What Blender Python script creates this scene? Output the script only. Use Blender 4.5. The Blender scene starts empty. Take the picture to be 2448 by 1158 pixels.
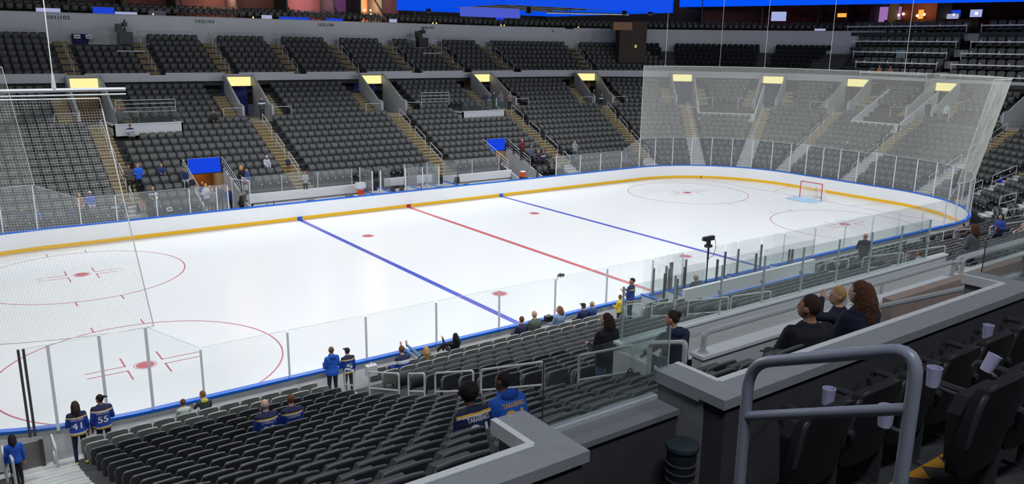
import bpy, bmesh, math, random
import numpy as np
from mathutils import Vector, Matrix
from mathutils.bvhtree import BVHTree
random.seed(7); np.random.seed(7)
SC = bpy.context.scene
COL = SC.collection
PI = math.pi

# ------------------------------------------------------------------ camera, world, lights, exposure
def make_camera():
    cd = bpy.data.cameras.new('camera'); cam = bpy.data.objects.new('camera', cd); COL.objects.link(cam)
    y, p, r = 0.628638923, 0.240165216, 0.0143244813
    f = Vector((math.sin(y)*math.cos(p), math.cos(y)*math.cos(p), -math.sin(p)))
    rt = Vector((math.cos(y), -math.sin(y), 0)); up = rt.cross(f)
    c, s = math.cos(r), math.sin(r)
    X = c*rt + s*up; Y = -s*rt + c*up
    m = Matrix((X, Y, -f)).transposed().to_4x4()
    m.translation = Vector((-26.0464886, -35.0208819, 10.8914439))
    cam.matrix_world = m
    cd.sensor_fit = 'HORIZONTAL'; cd.sensor_width = 36.0; cd.lens = 1918.58005/2448*36.0
    cd.clip_start = 0.05; cd.clip_end = 400
    SC.camera = cam
make_camera()
w = bpy.data.worlds.new('world'); SC.world = w; w.use_nodes = True
w.node_tree.nodes['Background'].inputs[0].default_value = (0.55, 0.62, 0.80, 1)
w.node_tree.nodes['Background'].inputs[1].default_value = 0.045
def area(name, loc, sx, sy, power, spread=180, col=(1, 1, 1), tgt=None):
    l = bpy.data.lights.new(name, 'AREA'); l.shape = 'RECTANGLE'; l.size = sx; l.size_y = sy
    l.energy = power; l.color = col; l.spread = math.radians(spread)
    o = bpy.data.objects.new(name, l); COL.objects.link(o); o.location = loc
    if tgt is not None:
        o.rotation_euler = (Vector(tgt)-Vector(loc)).to_track_quat('-Z', 'Y').to_euler()
    return o
for ix in (-30, -18, -6, 6, 18, 30):
    for iy in (-19, 19):
        area('arena_light', (ix, iy, 21.5), 5, 1.2, 1420, 150, (0.96, 0.985, 1.0), (ix*0.7, iy*-0.12, 0))
for hx in (-26, -10, 8, 26):  # unseen lights added to fill the dark near stand and gallery
    area('house_fill_light', (hx, -37, 19), 4, 1.2, 490, 150, (0.86, 0.92, 1.0), (hx*0.8, -17, 2))
for hx in (-20, 0, 20):  # weaker unseen fill added over the far stand
    area('house_fill_light', (hx, 37, 19), 4, 1.0, 45, 150, (0.9, 0.93, 1.0), (hx, 24, 5))
vs = SC.view_settings
vs.view_transform = 'Standard'; vs.look = 'None'; vs.exposure = 0.0; vs.gamma = 1.0
vs.use_curve_mapping = False
SC.display_settings.display_device = 'sRGB'
cy = SC.cycles
cy.max_bounces = 5; cy.diffuse_bounces = 2; cy.glossy_bounces = 2; cy.transmission_bounces = 2
cy.transparent_max_bounces = 28; cy.caustics_reflective = False; cy.caustics_refractive = False
cy.sample_clamp_indirect = 3.0

# ------------------------------------------------------------------ materials
def lin(c):
    c = c/255.0
    return c/12.92 if c <= 0.04045 else ((c+0.055)/1.055)**2.4
def rgb(r, g, b): return (lin(r), lin(g), lin(b))
MATS = {}
def mat(name, col, rough=0.6, metal=0.0, var=0.12, scale=6.0, emit=0.0, bump=0.0, spec=0.5):
    if name in MATS: return MATS[name]
    m = bpy.data.materials.new(name); m.use_nodes = True
    nt = m.node_tree; b = nt.nodes['Principled BSDF']
    b.inputs['Roughness'].default_value = rough; b.inputs['Metallic'].default_value = metal
    b.inputs['Specular IOR Level'].default_value = spec
    if emit > 0:
        b.inputs['Specular IOR Level'].default_value = 0.0; b.inputs['Roughness'].default_value = 1.0
        b.inputs['Base Color'].default_value = (*[0.005]*3, 1)
        b.inputs['Emission Color'].default_value = (*col, 1); b.inputs['Emission Strength'].default_value = emit
    else:
        tc = nt.nodes.new('ShaderNodeTexCoord'); nz = nt.nodes.new('ShaderNodeTexNoise')
        nz.inputs['Scale'].default_value = scale; nz.inputs['Detail'].default_value = 3
        nt.links.new(tc.outputs['Object'], nz.inputs['Vector'])
        mx = nt.nodes.new('ShaderNodeMix'); mx.data_type = 'RGBA'
        mx.inputs[6].default_value = (*[c*(1-var) for c in col], 1)
        mx.inputs[7].default_value = (*[min(1, c*(1+var)) for c in col], 1)
        nt.links.new(nz.outputs[0], mx.inputs[0]); nt.links.new(mx.outputs[2], b.inputs['Base Color'])
        if bump > 0:
            bp = nt.nodes.new('ShaderNodeBump'); bp.inputs['Strength'].default_value = bump; bp.inputs['Distance'].default_value = 0.01
            n2 = nt.nodes.new('ShaderNodeTexNoise'); n2.inputs['Scale'].default_value = scale*12
            nt.links.new(tc.outputs['Object'], n2.inputs['Vector'])
            nt.links.new(n2.outputs[0], bp.inputs['Height']); nt.links.new(bp.outputs[0], b.inputs['Normal'])
    MATS[name] = m
    return m
def glass_mat(name, tint, haze, gloss=0.06, hcol=(0.8, 0.85, 0.85)):
    m = bpy.data.materials.new(name); m.use_nodes = True
    nt = m.node_tree; nt.nodes.clear()
    out = nt.nodes.new('ShaderNodeOutputMaterial')
    tr = nt.nodes.new('ShaderNodeBsdfTransparent'); tr.inputs[0].default_value = (*tint, 1)
    df = nt.nodes.new('ShaderNodeBsdfDiffuse'); df.inputs[0].default_value = (*hcol, 1)
    gl = nt.nodes.new('ShaderNodeBsdfGlossy'); gl.inputs[1].default_value = 0.08
    m1 = nt.nodes.new('ShaderNodeMixShader'); m1.inputs[0].default_value = haze
    m2 = nt.nodes.new('ShaderNodeMixShader')
    fr = nt.nodes.new('ShaderNodeLayerWeight'); fr.inputs[0].default_value = 0.25
    mul = nt.nodes.new('ShaderNodeMath'); mul.operation = 'MULTIPLY'; mul.inputs[1].default_value = gloss*6
    nt.links.new(fr.outputs[0], mul.inputs[0])
    nt.links.new(tr.outputs[0], m1.inputs[1]); nt.links.new(df.outputs[0], m1.inputs[2])
    nt.links.new(m1.outputs[0], m2.inputs[1]); nt.links.new(gl.outputs[0], m2.inputs[2])
    nt.links.new(mul.outputs[0], m2.inputs[0]); nt.links.new(m2.outputs[0], out.inputs[0])
    MATS[name] = m
    return m
M_ICE = mat('ice_surface', (0.80, 0.82, 0.83), 0.26, var=0.02, scale=0.3, spec=0.35)
M_WHITE = mat('white_plastic', (0.86, 0.87, 0.88), 0.35, var=0.02, scale=2)
M_YELLOW = mat('yellow_plastic', rgb(246, 190, 12), 0.4, var=0.04)
M_BLUE = mat('blue_plastic', rgb(10, 104, 214), 0.4, var=0.05)
M_REDP = mat('red_plastic', rgb(190, 30, 40), 0.4, var=0.05)
M_RED = mat('red_paint', rgb(196, 88, 100), 0.3, var=0.08, scale=3)
M_REDL = mat('thin_red_paint', rgb(205, 120, 130), 0.3, var=0.1, scale=3)
M_BLUEL = mat('blue_paint', rgb(62, 74, 190), 0.3, var=0.08, scale=3)
M_CREASE = mat('crease_blue_paint', rgb(165, 210, 240), 0.3, var=0.03)
M_CONC = mat('concrete', (0.25, 0.25, 0.25), 0.85, var=0.2, scale=1.5, bump=0.15)
M_CONCD = mat('dark_concrete', (0.045, 0.047, 0.05), 0.85, var=0.25, scale=1.5)
M_WALL = mat('painted_wall', (0.40, 0.42, 0.43), 0.7, var=0.08, scale=0.8)
M_WALLW = mat('white_wall', (0.62, 0.63, 0.65), 0.6, var=0.05, scale=0.8)
M_BAND = mat('band_wall', (0.50, 0.515, 0.54), 0.75, var=0.08, scale=0.5)
M_TAN = mat('tan_step', rgb(132, 116, 86), 0.8, var=0.15, scale=4)
M_WSTEP = mat('pale_step', (0.50, 0.51, 0.50), 0.8, var=0.1, scale=4)
M_RAIL = mat('grey_rail_paint', (0.52, 0.54, 0.55), 0.4, metal=0.0, var=0.05)
M_STEEL = mat('brushed_steel', (0.55, 0.57, 0.60), 0.4, metal=0.0, var=0.08)
M_SEAT = mat('black_seat_plastic', (0.040, 0.041, 0.044), 0.55, var=0.25, scale=1.7)
M_PAD = mat('dark_seat_fabric', (0.105, 0.110, 0.106), 0.8, var=0.3, scale=1.3)
M_SEATG = mat('grey_seat_plastic', (0.27, 0.28, 0.26), 0.5, var=0.12, scale=2)
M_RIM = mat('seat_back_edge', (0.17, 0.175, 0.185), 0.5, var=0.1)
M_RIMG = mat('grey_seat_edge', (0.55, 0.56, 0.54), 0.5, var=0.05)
M_GLINT = mat('seat_hinge_glint', (0.9, 0.9, 0.9), 0.3, metal=0.0, var=0.05)
M_POST = mat('pale_glass_post', (0.72, 0.74, 0.77), 0.4, var=0.04)
M_BLACK = mat('black_plastic', (0.012, 0.012, 0.013), 0.4, var=0.2)
M_NET = mat('net_cord', (0.78, 0.79, 0.74), 0.8, var=0.05)
M_SIGN = mat('cream_light_panel', rgb(255, 247, 168), emit=1.0)
M_SCR = mat('blue_screen', rgb(0, 74, 228), emit=1.0)
M_SCR2 = mat('pale_blue_screen', rgb(78, 92, 205), emit=0.95)
M_PANEL = mat('blue_panel', rgb(20, 70, 230), emit=0.9)
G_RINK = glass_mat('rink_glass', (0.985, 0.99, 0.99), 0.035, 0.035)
G_FAR = glass_mat('far_veiled_glass', (0.96, 0.965, 0.965), 0.085, 0.035)  # stronger milky haze paints the ice light veiling the far panes
G_EDGE = mat('glass_edge', (0.62, 0.68, 0.68), 0.3, var=0.05)
G_BOX = glass_mat('balustrade_glass', (0.92, 0.96, 0.945), 0.02, 0.04)

# ------------------------------------------------------------------ mesh helpers
class MB:
    def __init__(s): s.v = []; s.f = []; s.m = []
    def add(s, vs, fs, mi=0):
        o = len(s.v); s.v += [tuple(p) for p in vs]
        for f in fs: s.f.append(tuple(i+o for i in f)); s.m.append(mi)
        return s
    def box(s, c, size, rz=0.0, mi=0, R=None):
        hx, hy, hz = size[0]/2, size[1]/2, size[2]/2
        P = [(-hx,-hy,-hz),(hx,-hy,-hz),(hx,hy,-hz),(-hx,hy,-hz),(-hx,-hy,hz),(hx,-hy,hz),(hx,hy,hz),(-hx,hy,hz)]
        if R is None:
            ca, sa = math.cos(rz), math.sin(rz)
            P = [(c[0]+x*ca-y*sa, c[1]+x*sa+y*ca, c[2]+z) for x, y, z in P]
        else:
            P = [tuple(Vector(c)+R@Vector(p)) for p in P]
        return s.add(P, [(3,2,1,0),(4,5,6,7),(0,1,5,4),(1,2,6,5),(2,3,7,6),(3,0,4,7)], mi)
    def b2(s, x0, x1, y0, y1, z0, z1, mi=0):
        return s.box(((x0+x1)/2,(y0+y1)/2,(z0+z1)/2), (abs(x1-x0),abs(y1-y0),abs(z1-z0)), 0, mi)
    def tube(s, pts, r, n=8, mi=0, cap=True, rs=None):
        pts = [Vector(p) for p in pts]; k = len(pts); V = []; F = []
        prev = None
        for i, p in enumerate(pts):
            a = pts[max(i-1, 0)]; b = pts[min(i+1, k-1)]
            d = (b-a).normalized()
            if prev is None:
                u = d.orthogonal().normalized()
                if abs(d.z) < .9: u = d.cross(Vector((0,0,1))).normalized()
            else:
                u = (prev - d*prev.dot(d)).normalized()
            prev = u; wv = d.cross(u)
            rr = rs[i] if rs else r
            for j in range(n):
                t = 2*PI*j/n
                V.append(p+u*(rr*math.cos(t))+wv*(rr*math.sin(t)))
        for i in range(k-1):
            for j in range(n):
                F.append((i*n+j, i*n+(j+1)%n, (i+1)*n+(j+1)%n, (i+1)*n+j))
        if cap:
            F.append(tuple(range(n-1,-1,-1))); F.append(tuple((k-1)*n+j for j in range(n)))
        return s.add(V, F, mi)
    def quad(s, a, b, c, d, mi=0): return s.add([a,b,c,d],[(0,1,2,3)],mi)
    def prism(s, poly, v, mi=0):
        n = len(poly); v = Vector(v)
        P = [Vector(p) for p in poly]; Q = [p+v for p in P]
        F = [tuple(range(n-1,-1,-1)), tuple(range(n,2*n))]+[(i,(i+1)%n,n+(i+1)%n,n+i) for i in range(n)]
        return s.add(P+Q, F, mi)
    def lathe(s, c, prof, n=16, mi=0):
        V = []; F = []
        for r, z in prof:
            for j in range(n):
                t = 2*PI*j/n; V.append((c[0]+r*math.cos(t), c[1]+r*math.sin(t), c[2]+z))
        for i in range(len(prof)-1):
            for j in range(n): F.append((i*n+j, i*n+(j+1)%n, (i+1)*n+(j+1)%n, (i+1)*n+j))
        F.append(tuple(range(n-1,-1,-1))); F.append(tuple((len(prof)-1)*n+j for j in range(n)))
        return s.add(V, F, mi)
    def mesh(s, name, mats, smooth=False):
        me = bpy.data.meshes.new(name); me.from_pydata(s.v, [], s.f)
        for m in (mats if isinstance(mats, (list, tuple)) else [mats]): me.materials.append(m)
        if isinstance(mats, (list, tuple)) and len(mats) > 1: me.polygons.foreach_set('material_index', s.m)
        if smooth:
            me.polygons.foreach_set('use_smooth', [True]*len(me.polygons))
            me.set_sharp_from_angle(angle=math.radians(40))
        me.update(); return me
    def build(s, name, mats, parent=None, smooth=False):
        return link(name, s.mesh(name, mats, smooth), parent)
def link(name, data, parent=None, loc=None, rz=0.0):
    o = bpy.data.objects.new(name, data); COL.objects.link(o)
    if parent is not None: o.parent = parent
    if loc is not None: o.location = loc
    if rz: o.rotation_euler = (0, 0, rz)
    return o
def empty(name, loc=(0,0,0), rz=0.0, parent=None):
    o = link(name, None, parent, loc, rz); o.empty_display_size = 0.2
    return o
def tag(o, label=None, cat=None, group=None, kind=None):
    if label: o['label'] = label
    if cat: o['category'] = cat
    if group: o['group'] = group
    if kind: o['kind'] = kind
    return o
def struct(o, label=None, cat='structure'):
    o['kind'] = 'structure'
    if label: o['label'] = label; o['category'] = cat
    return o
def copy_tree(root, loc, rz, label=None, group=None):
    r = root.copy(); COL.objects.link(r); r.location = loc; r.rotation_euler = (0, 0, rz)
    if label: r['label'] = label
    if group: r['group'] = group
    for ch in root.children:
        c = ch.copy(); COL.objects.link(c); c.parent = r
        for g in ch.children:
            d = g.copy(); COL.objects.link(d); d.parent = c
    return r
TMP = bpy.data.scenes.new('workbench')
def tmp_eval(o):
    vl = TMP.view_layers[0]; vl.update(); dg = vl.depsgraph
    return bpy.data.meshes.new_from_object(o.evaluated_get(dg))
def text_mesh(s, size, ext, material, name, parent, mw, width=None, space=1.0):
    cu = bpy.data.curves.new(name, 'FONT'); cu.body = s; cu.size = size; cu.extrude = ext
    cu.align_x = 'CENTER'; cu.align_y = 'CENTER'; cu.space_character = space; cu.resolution_u = 3; cu.offset = size*0.018
    o = bpy.data.objects.new(name, cu); TMP.collection.objects.link(o)
    me = tmp_eval(o)
    bpy.data.objects.remove(o); bpy.data.curves.remove(cu)
    if width:
        xs = [v.co.x for v in me.vertices]; k = width/max(1e-6, max(xs)-min(xs))
        for v in me.vertices: v.co.x *= k
    me.transform(mw); me.materials.clear(); me.materials.append(material)
    return link(name, me, parent)

# ------------------------------------------------------------------ rink outline and bowl coordinates
HX, HY, RC = 30.48, 12.95, 8.53
CX, CYY = HX-RC, HY-RC
S1 = CX; S2 = S1+90; S3 = S2+2*CYY; S4 = S3+90
def P(s, d):
    """point and outward normal at station s, distance d outside the rink line; s = x along the far side, then round the goal end"""
    if s <= S1: return (s, HY+d, 0.0, 1.0)
    if s <= S2:
        a = math.radians(90-(s-S1)); return (CX+(RC+d)*math.cos(a), CYY+(RC+d)*math.sin(a), math.cos(a), math.sin(a))
    if s <= S3: return (HX+d, CYY-(s-S2), 1.0, 0.0)
    if s <= S4:
        a = math.radians(-(s-S3)); return (CX+(RC+d)*math.cos(a), -CYY+(RC+d)*math.sin(a), math.cos(a), math.sin(a))
    return (CX-(s-S4), -HY-d, 0.0, -1.0)
def nearx(x): return S4+(CX-x)
def srange(a, b, step=2.2, astep=4.0):
    pts = [a]; s = a
    while True:
        st = astep if (S1-1e-6 <= s < S2-1e-6 or S3-1e-6 <= s < S4-1e-6) else step
        n = s+st
        for e in (S1, S2, S3, S4):
            if s < e-1e-6 and n > e: n = e
        if n >= b-1e-6: break
        pts.append(n); s = n
    pts.append(b); return pts
def lam(s): return 0.0 if s <= S3 else (1.0 if s >= S4 else (s-S3)/90.0)
def row_d(k, s):
    l = lam(s); return (1-l)*(1.10+0.81*k) + l*(1.00+0.84*k)
def row_z(k, s):
    l = lam(s); return (1-l)*(0.84+0.364*k) + l*(0.65+0.23*k+0.0125*k*(k-1)/2)
# ------------------------------------------------------------------ ice and markings
def strip_path(pts, w, z, h=0.004):
    mb = MB(); n = len(pts)
    for i in range(n-1):
        a = Vector(pts[i]); b = Vector(pts[i+1]); d = (b-a).normalized(); q = Vector((-d.y, d.x))*w/2
        mb.add([(a.x+q.x,a.y+q.y,z),(a.x-q.x,a.y-q.y,z),(b.x-q.x,b.y-q.y,z),(b.x+q.x,b.y+q.y,z)], [(3,2,1,0)])
    return mb
def outline(d, step=2.2, ast=5.0, closed=True):
    out = []
    for s in srange(-CX, S4+2*CX, step, ast):
        x, y, _, _ = P(s, d); out.append((x, y))
    for i in range(int(90/ast)+1):
        a = math.radians(270-i*ast); out.append((-CX+(RC+d)*math.cos(a), -CYY+(RC+d)*math.sin(a)))
    for i in range(int(90/ast)+1):
        a = math.radians(180-i*ast); out.append((-CX+(RC+d)*math.cos(a), CYY+(RC+d)*math.sin(a)))
    res = [out[0]]
    for p in out[1:]:
        if math.hypot(p[0]-res[-1][0], p[1]-res[-1][1]) > 1e-3: res.append(p)
    if math.hypot(res[0][0]-res[-1][0], res[0][1]-res[-1][1]) < 1e-3: res.pop()
    return res
ol = outline(0.0)
floor = MB().add([(x, y, 0) for x, y in ol]+[(x, y, -0.1) for x, y in ol],
    [tuple(range(len(ol)-1, -1, -1))]).build('floor', M_ICE)
floor.data.flip_normals()
struct(floor)
ZM = 0.004
def mark(name, mb, m): return mb.build(name, m, floor)
mark('center_line', strip_path([(0,-12.9),(0,12.9)], 0.30, ZM), M_RED)
for x in (-7.77, 7.77): mark('blue_line', strip_path([(x,-12.9),(x,12.9)], 0.30, ZM), M_BLUEL)
for x in (-27.13, 27.13):
    yy = CYY+math.sqrt(RC**2-(27.13-CX)**2)-0.03
    mark('goal_line', strip_path([(x,-yy),(x,yy)], 0.06, ZM), M_REDL)
    sg = 1 if x > 0 else -1
    for s in (-1, 1): mark('trapezoid_line', strip_path([(x,s*3.35),(sg*30.44,s*4.27)], 0.05, ZM), M_REDL)
    mb = MB(); n = 20; pts = [(x,-1.22)]
    for i in range(n+1):
        t = -1.22+2.44*i/n; pts.append((x-sg*math.sqrt(max(0, 1.83**2-t*t)), t))
    pts.append((x, 1.22))
    mb.add([(a,b,0.003) for a,b in pts], [tuple(range(len(pts))) if sg < 0 else tuple(range(len(pts)-1,-1,-1))])
    cr = mark('goal_crease', mb, M_CREASE)
    mark('crease_line', strip_path(pts[:-1]+[(x,1.22)], 0.05, ZM+.001), M_REDL)
def disc(cx, cyy, r, z, n=28): return MB().add([(cx+r*math.cos(2*PI*i/n), cyy+r*math.sin(2*PI*i/n), z) for i in range(n)], [tuple(range(n))])
def ring(cx, cyy, r, w): return strip_path([(cx+r*math.cos(2*PI*i/72), cyy+r*math.sin(2*PI*i/72)) for i in range(73)], w, ZM)
for x in (-21.03, 21.03):
    for y in (-6.7, 6.7):
        mark('faceoff_circle', ring(x, y, 4.57, 0.055), M_RED if x < 0 else M_REDL)
        mark('faceoff_dot', disc(x, y, 0.30, ZM), M_RED)
        mark('faceoff_dot_ring', ring(x, y, 0.36, 0.03), M_REDL)
        mb = MB()
        for sx in (-1, 1):
            for sy in (-1, 1):
                p = strip_path([(x+sx*0.6, y+sy*0.23),(x+sx*1.85, y+sy*0.23)], 0.05, ZM); mb.add(p.v, p.f)
                p = strip_path([(x+sx*0.6, y+sy*0.2),(x+sx*0.6, y+sy*1.1)], 0.055, ZM); mb.add(p.v, p.f)
        mark('faceoff_hash', mb, M_RED if x < 0 else M_REDL)
        mb = MB()
        for sx in (-0.9, 0.9):
            for sy in (-1, 1):
                p = strip_path([(x+sx, y+sy*4.48),(x+sx, y+sy*5.1)], 0.055, ZM); mb.add(p.v, p.f)
        mark('circle_hash', mb, M_RED if x < 0 else M_REDL)
for x in (-6.1, 6.1):
    for y in (-6.7, 6.7):
        mark('faceoff_dot', disc(x, y, 0.30, ZM), M_RED); mark('faceoff_dot_ring', ring(x, y, 0.36, 0.03), M_REDL)
# ------------------------------------------------------------------ boards
boards = struct(empty('dasher_boards'), 'white dasher boards with yellow kick plate and blue cap rail round the ice', 'boards')
def wallstrip(ptsI, ptsO, z0, z1):
    mb = MB(); n = len(ptsI)
    V = []
    for (a, b), (c, d) in zip(ptsI, ptsO): V += [(a,b,z0),(a,b,z1),(c,d,z1),(c,d,z0)]
    F = []
    for i in range(n-1):
        o = i*4; q = o+4
        F += [(o,q,q+1,o+1),(o+1,q+1,q+2,o+2),(o+2,q+2,q+3,o+3),(o+3,q+3,q,o)]
    F += [(0,1,2,3),((n-1)*4+3,(n-1)*4+2,(n-1)*4+1,(n-1)*4)]
    return mb.add(V, F)
def panel_edges():
    e = []
    xs = [-21.95+i*43.9/17 for i in range(18)]
    e += [('f', xs[i], xs[i+1]) for i in range(17)]
    for i in range(6): e.append(('s', S1+15*i, S1+15*(i+1)))
    for i in range(4): e.append(('s', S2+2.21*i, S2+2.21*(i+1)))
    for i in range(6): e.append(('s', S3+15*i, S3+15*(i+1)))
    e += [('n', xs[17-i], xs[16-i]) for i in range(17)]
    for i in range(6): e.append(('w', S1+15*i, S1+15*(i+1)))
    for i in range(4): e.append(('w', S2+2.21*i, S2+2.21*(i+1)))
    for i in range(6): e.append(('w', S3+15*i, S3+15*(i+1)))
    return e
def pe_pts(k, a, b, d):
    if k == 'f': return [(a, HY+d), (b, HY+d)]
    if k == 'n': return [(a, -HY-d), (b, -HY-d)]
    n = 4 if not (S2-1e-6 <= a < S3-1e-6) else 1
    pts = []
    for i in range(n+1):
        x, y, _, _ = P(a+(b-a)*i/n, d); pts.append((x, y) if k == 's' else (-x, -y))
    return pts
for k, a, b in panel_edges():
    I = pe_pts(k, a, b, 0.0); O = pe_pts(k, a, b, 0.11)
    p = wallstrip(I, O, 0.0, 1.07).build('board_panel', M_WHITE, boards)
    wallstrip(pe_pts(k, a, b, -0.012), I, 0.01, 0.21).build('kick_plate', M_YELLOW, p)
    wallstrip(pe_pts(k, a, b, -0.03), pe_pts(k, a, b, 0.17), 1.07, 1.14).build('cap_rail', M_BLUE, p)
for x, m in ((-7.77, M_BLUE), (0, M_REDP), (7.77, M_BLUE)):
    MB().b2(x-.17, x+.17, HY-.016, HY-.011, .01, .212).build('kick_plate_mark', m, boards)
for y in (1.75, -6.0): MB().b2(30.455, 30.47, y-.05, y+.05, .01, .212).build('kick_plate_mark', M_REDP, boards)
x_, y_, a_, c_ = P(S1+40, -.018); MB().box((x_, y_, .11), (.1, .012, .2), math.atan2(c_, a_)-PI/2).build('kick_plate_mark', M_REDP, boards)
# ------------------------------------------------------------------ glass
glass = struct(empty('rink_glass'), 'clear rink glass panes with slim metal posts on the boards', 'glass')
def pane(pts, z0, z1, z1b=None, m=None, name='glass_pane'):
    (xa, ya), (xb, yb) = pts
    d = Vector((xb-xa, yb-ya)).normalized(); q = Vector((-d.y, d.x))*0.006
    zb = z1 if z1b is None else z1b
    poly = [(xa-q.x,ya-q.y,z0),(xb-q.x,yb-q.y,z0),(xb-q.x,yb-q.y,zb),(xa-q.x,ya-q.y,z1)]
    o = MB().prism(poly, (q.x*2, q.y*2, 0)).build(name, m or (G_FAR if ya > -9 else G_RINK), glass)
    e = MB().tube([(xa,ya,z1+.004),(xb,yb,zb+.004)], 0.007, 4).build('glass_edge', G_EDGE, o)
    return o
_post = {}
def post(x, y, rz, z1, m=M_POST, w=0.05, z0=1.14):
    key = (round(z1, 2), m.name, w)
    if key not in _post:
        _post[key] = MB().b2(-w/2, w/2, -0.03, 0.03, z0, z1).mesh('glass_post', m)
    return link('glass_post', _post[key], glass, (x, y, 0), rz)
NH, EH = 2.62, 3.48
GD = 0.07
nx = [-20.71, -18.22, -15.69, -13.13, -10.57, -8.04, -5.47, -2.98, -1.2, 5.64, 8.07, 10.64, 13.13, 15.67, 18.19, 20.7]
for i, x in enumerate(nx):
    post(x, -HY-GD, 0, NH-0.06)
    if i and x != 5.64: pane([(nx[i-1]+.03, -HY-GD), (x-.03, -HY-GD)], 1.14, NH)
ex = [-22.06, -23.18, -24.34]
pane([(-22.03, -HY-GD), (-20.74, -HY-GD)], 1.14, EH, NH)
for i, x in enumerate(ex):
    post(x, -HY-GD, 0, EH, w=0.07)
pane([(-23.15, -HY-GD), (-22.09, -HY-GD)], 1.14, EH); pane([(-24.31, -HY-GD), (-23.21, -HY-GD)], 1.14, EH)
pane([(-24.9, -HY-GD), (-24.37, -HY-GD)], 1.14, EH)
M_DPOST = mat('dark_post', (0.06, 0.055, 0.055), 0.4, var=0.1)
post(-24.97, -HY-GD, 0, EH, M_DPOST, 0.06); post(-24.86, -HY-GD, 0, EH, M_DPOST, 0.06)
# transition at the far right of the near side and round the goal end
pane([(20.73, -HY-GD), (21.95, -HY-GD)], 1.14, NH, EH)
ends = [S4-i*(90/8) for i in range(9)] + [S3-i*(2*CYY/6) for i in range(1, 7)] + [S2-i*(90/8) for i in range(1, 9)]
for i, s in enumerate(ends):
    x, y, nxx, ny = P(s, GD)
    post(x, y, math.atan2(ny, nxx)-PI/2, EH, w=0.05)
    if i:
        x0, y0, _, _ = P(ends[i-1], GD); pane([(x0, y0), (x, y)], 1.14, EH)
# far side glass
fx = [21.95, 19.9, 17.6, 15.45, 12.95]
post(19.9, HY+GD, 0, NH-.06); post(17.6, HY+GD, 0, NH-.06); post(15.45, HY+GD, 0, NH-.06); post(13.0, HY+GD, 0, NH+.1)
pane([(20.0, HY+GD), (21.92, HY+GD)], 1.14, NH, EH)
for a, b in ((19.87, 17.63), (17.57, 15.48), (15.42, 13.03)): pane([(a, HY+GD), (b, HY+GD)], 1.14, NH)
lx = [-22.06, -20.0, -18.2, -16.1, -14.3, -12.75, -12.1]
for i, x in enumerate(lx):
    post(x, HY+GD, 0, EH if i == 0 else NH-.05)
    if i: pane([(lx[i-1]+.03, HY+GD), (x-.03, HY+GD)], 1.14, EH if i == 1 else NH, NH)
wl = [(-22.06, HY+GD)]
for i in range(1, 9):
    x, y, a, b = P(S1+i*11.25, GD); wl.append((-x, y))
    post(-x, y, math.atan2(b, -a)-PI/2, EH); pane([wl[-2], wl[-1]], 1.14, EH)
# ------------------------------------------------------------------ safety nets
def net(name, path_b, path_t, zb, zt, cell, wd, label):
    # path_b / path_t : matching lists of xy points
    def resample(p, n):
        p = np.array(p); L = np.r_[0, np.cumsum(np.hypot(*np.diff(p, axis=0).T))]
        t = np.linspace(0, L[-1], n); return np.stack([np.interp(t, L, p[:, 0]), np.interp(t, L, p[:, 1])], 1), L[-1]
    _, L = resample(path_b, 10)
    nv = int(L/cell)+1; nh = int((zt-zb)/cell)+1
    B, _ = resample(path_b, nv); T, _ = resample(path_t, nv)
    mb = MB()
    for i in range(nv):
        a = Vector((*B[i], zb)); b = Vector((*T[i], zt)); mb.tube([a, b], wd/2, 3, cap=False)
    for j in range(nh+1):
        f = j/nh; z = zb+(zt-zb)*f
        pts = []
        for i in range(0, nv, 8):
            p = B[i]*(1-f)+T[i]*f
            pts.append((p[0], p[1], z))
        p = B[-1]*(1-f)+T[-1]*f; pts.append((p[0], p[1], z))
        mb.tube(pts, wd/2, 3, cap=False)
    o = mb.build(name, M_NET)
    tag(o, label, 'net', None, 'stuff')
    e = MB()
    e.tube([(*B[0], zb), (*T[0], zt)], 0.016, 5); e.tube([(*B[-1], zb), (*T[-1], zt)], 0.016, 5)
    e.tube([(*T[i], zt) for i in range(0, nv, 6)]+[(*T[-1], zt)], 0.018, 5)
    e.tube([(*B[i], zb) for i in range(0, nv, 6)]+[(*B[-1], zb)], 0.014, 5)
    e.build('border_rope', M_NET, o)
    return o
pb = []; pt = []
for s in srange(S1+0.0, S4+0.3, 2.0, 5.0):
    x, y, a, b = P(s, 0.08); pb.append((x, y))
    k = max(0.0, min(1.0, (s-S3)/60.0)); x, y, a, b = P(s, 0.08+1.1*k); pt.append((x, y))
net('safety_net', pb, pt, EH, 9.42, 0.062, 0.010, 'fine grey safety net above the glass behind the far goal')
pb = []; pt = []
for s in srange(S1+0.15, S4+0.1, 2.0, 5.0):
    x, y, a, b = P(s, 0.08); pb.append((-x, y))
    x, y, a, b = P(s, 0.08); pt.append((-x, y))
pt = [(p[0]-0.72*(1 if abs(p[1]) > 12 else .4), p[1]) for p in pt]
net('safety_net', pb, pt, EH, 9.5, 0.066, 0.0042, 'fine grey safety net hanging above the end zone with three faceoff hash lines')
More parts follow.
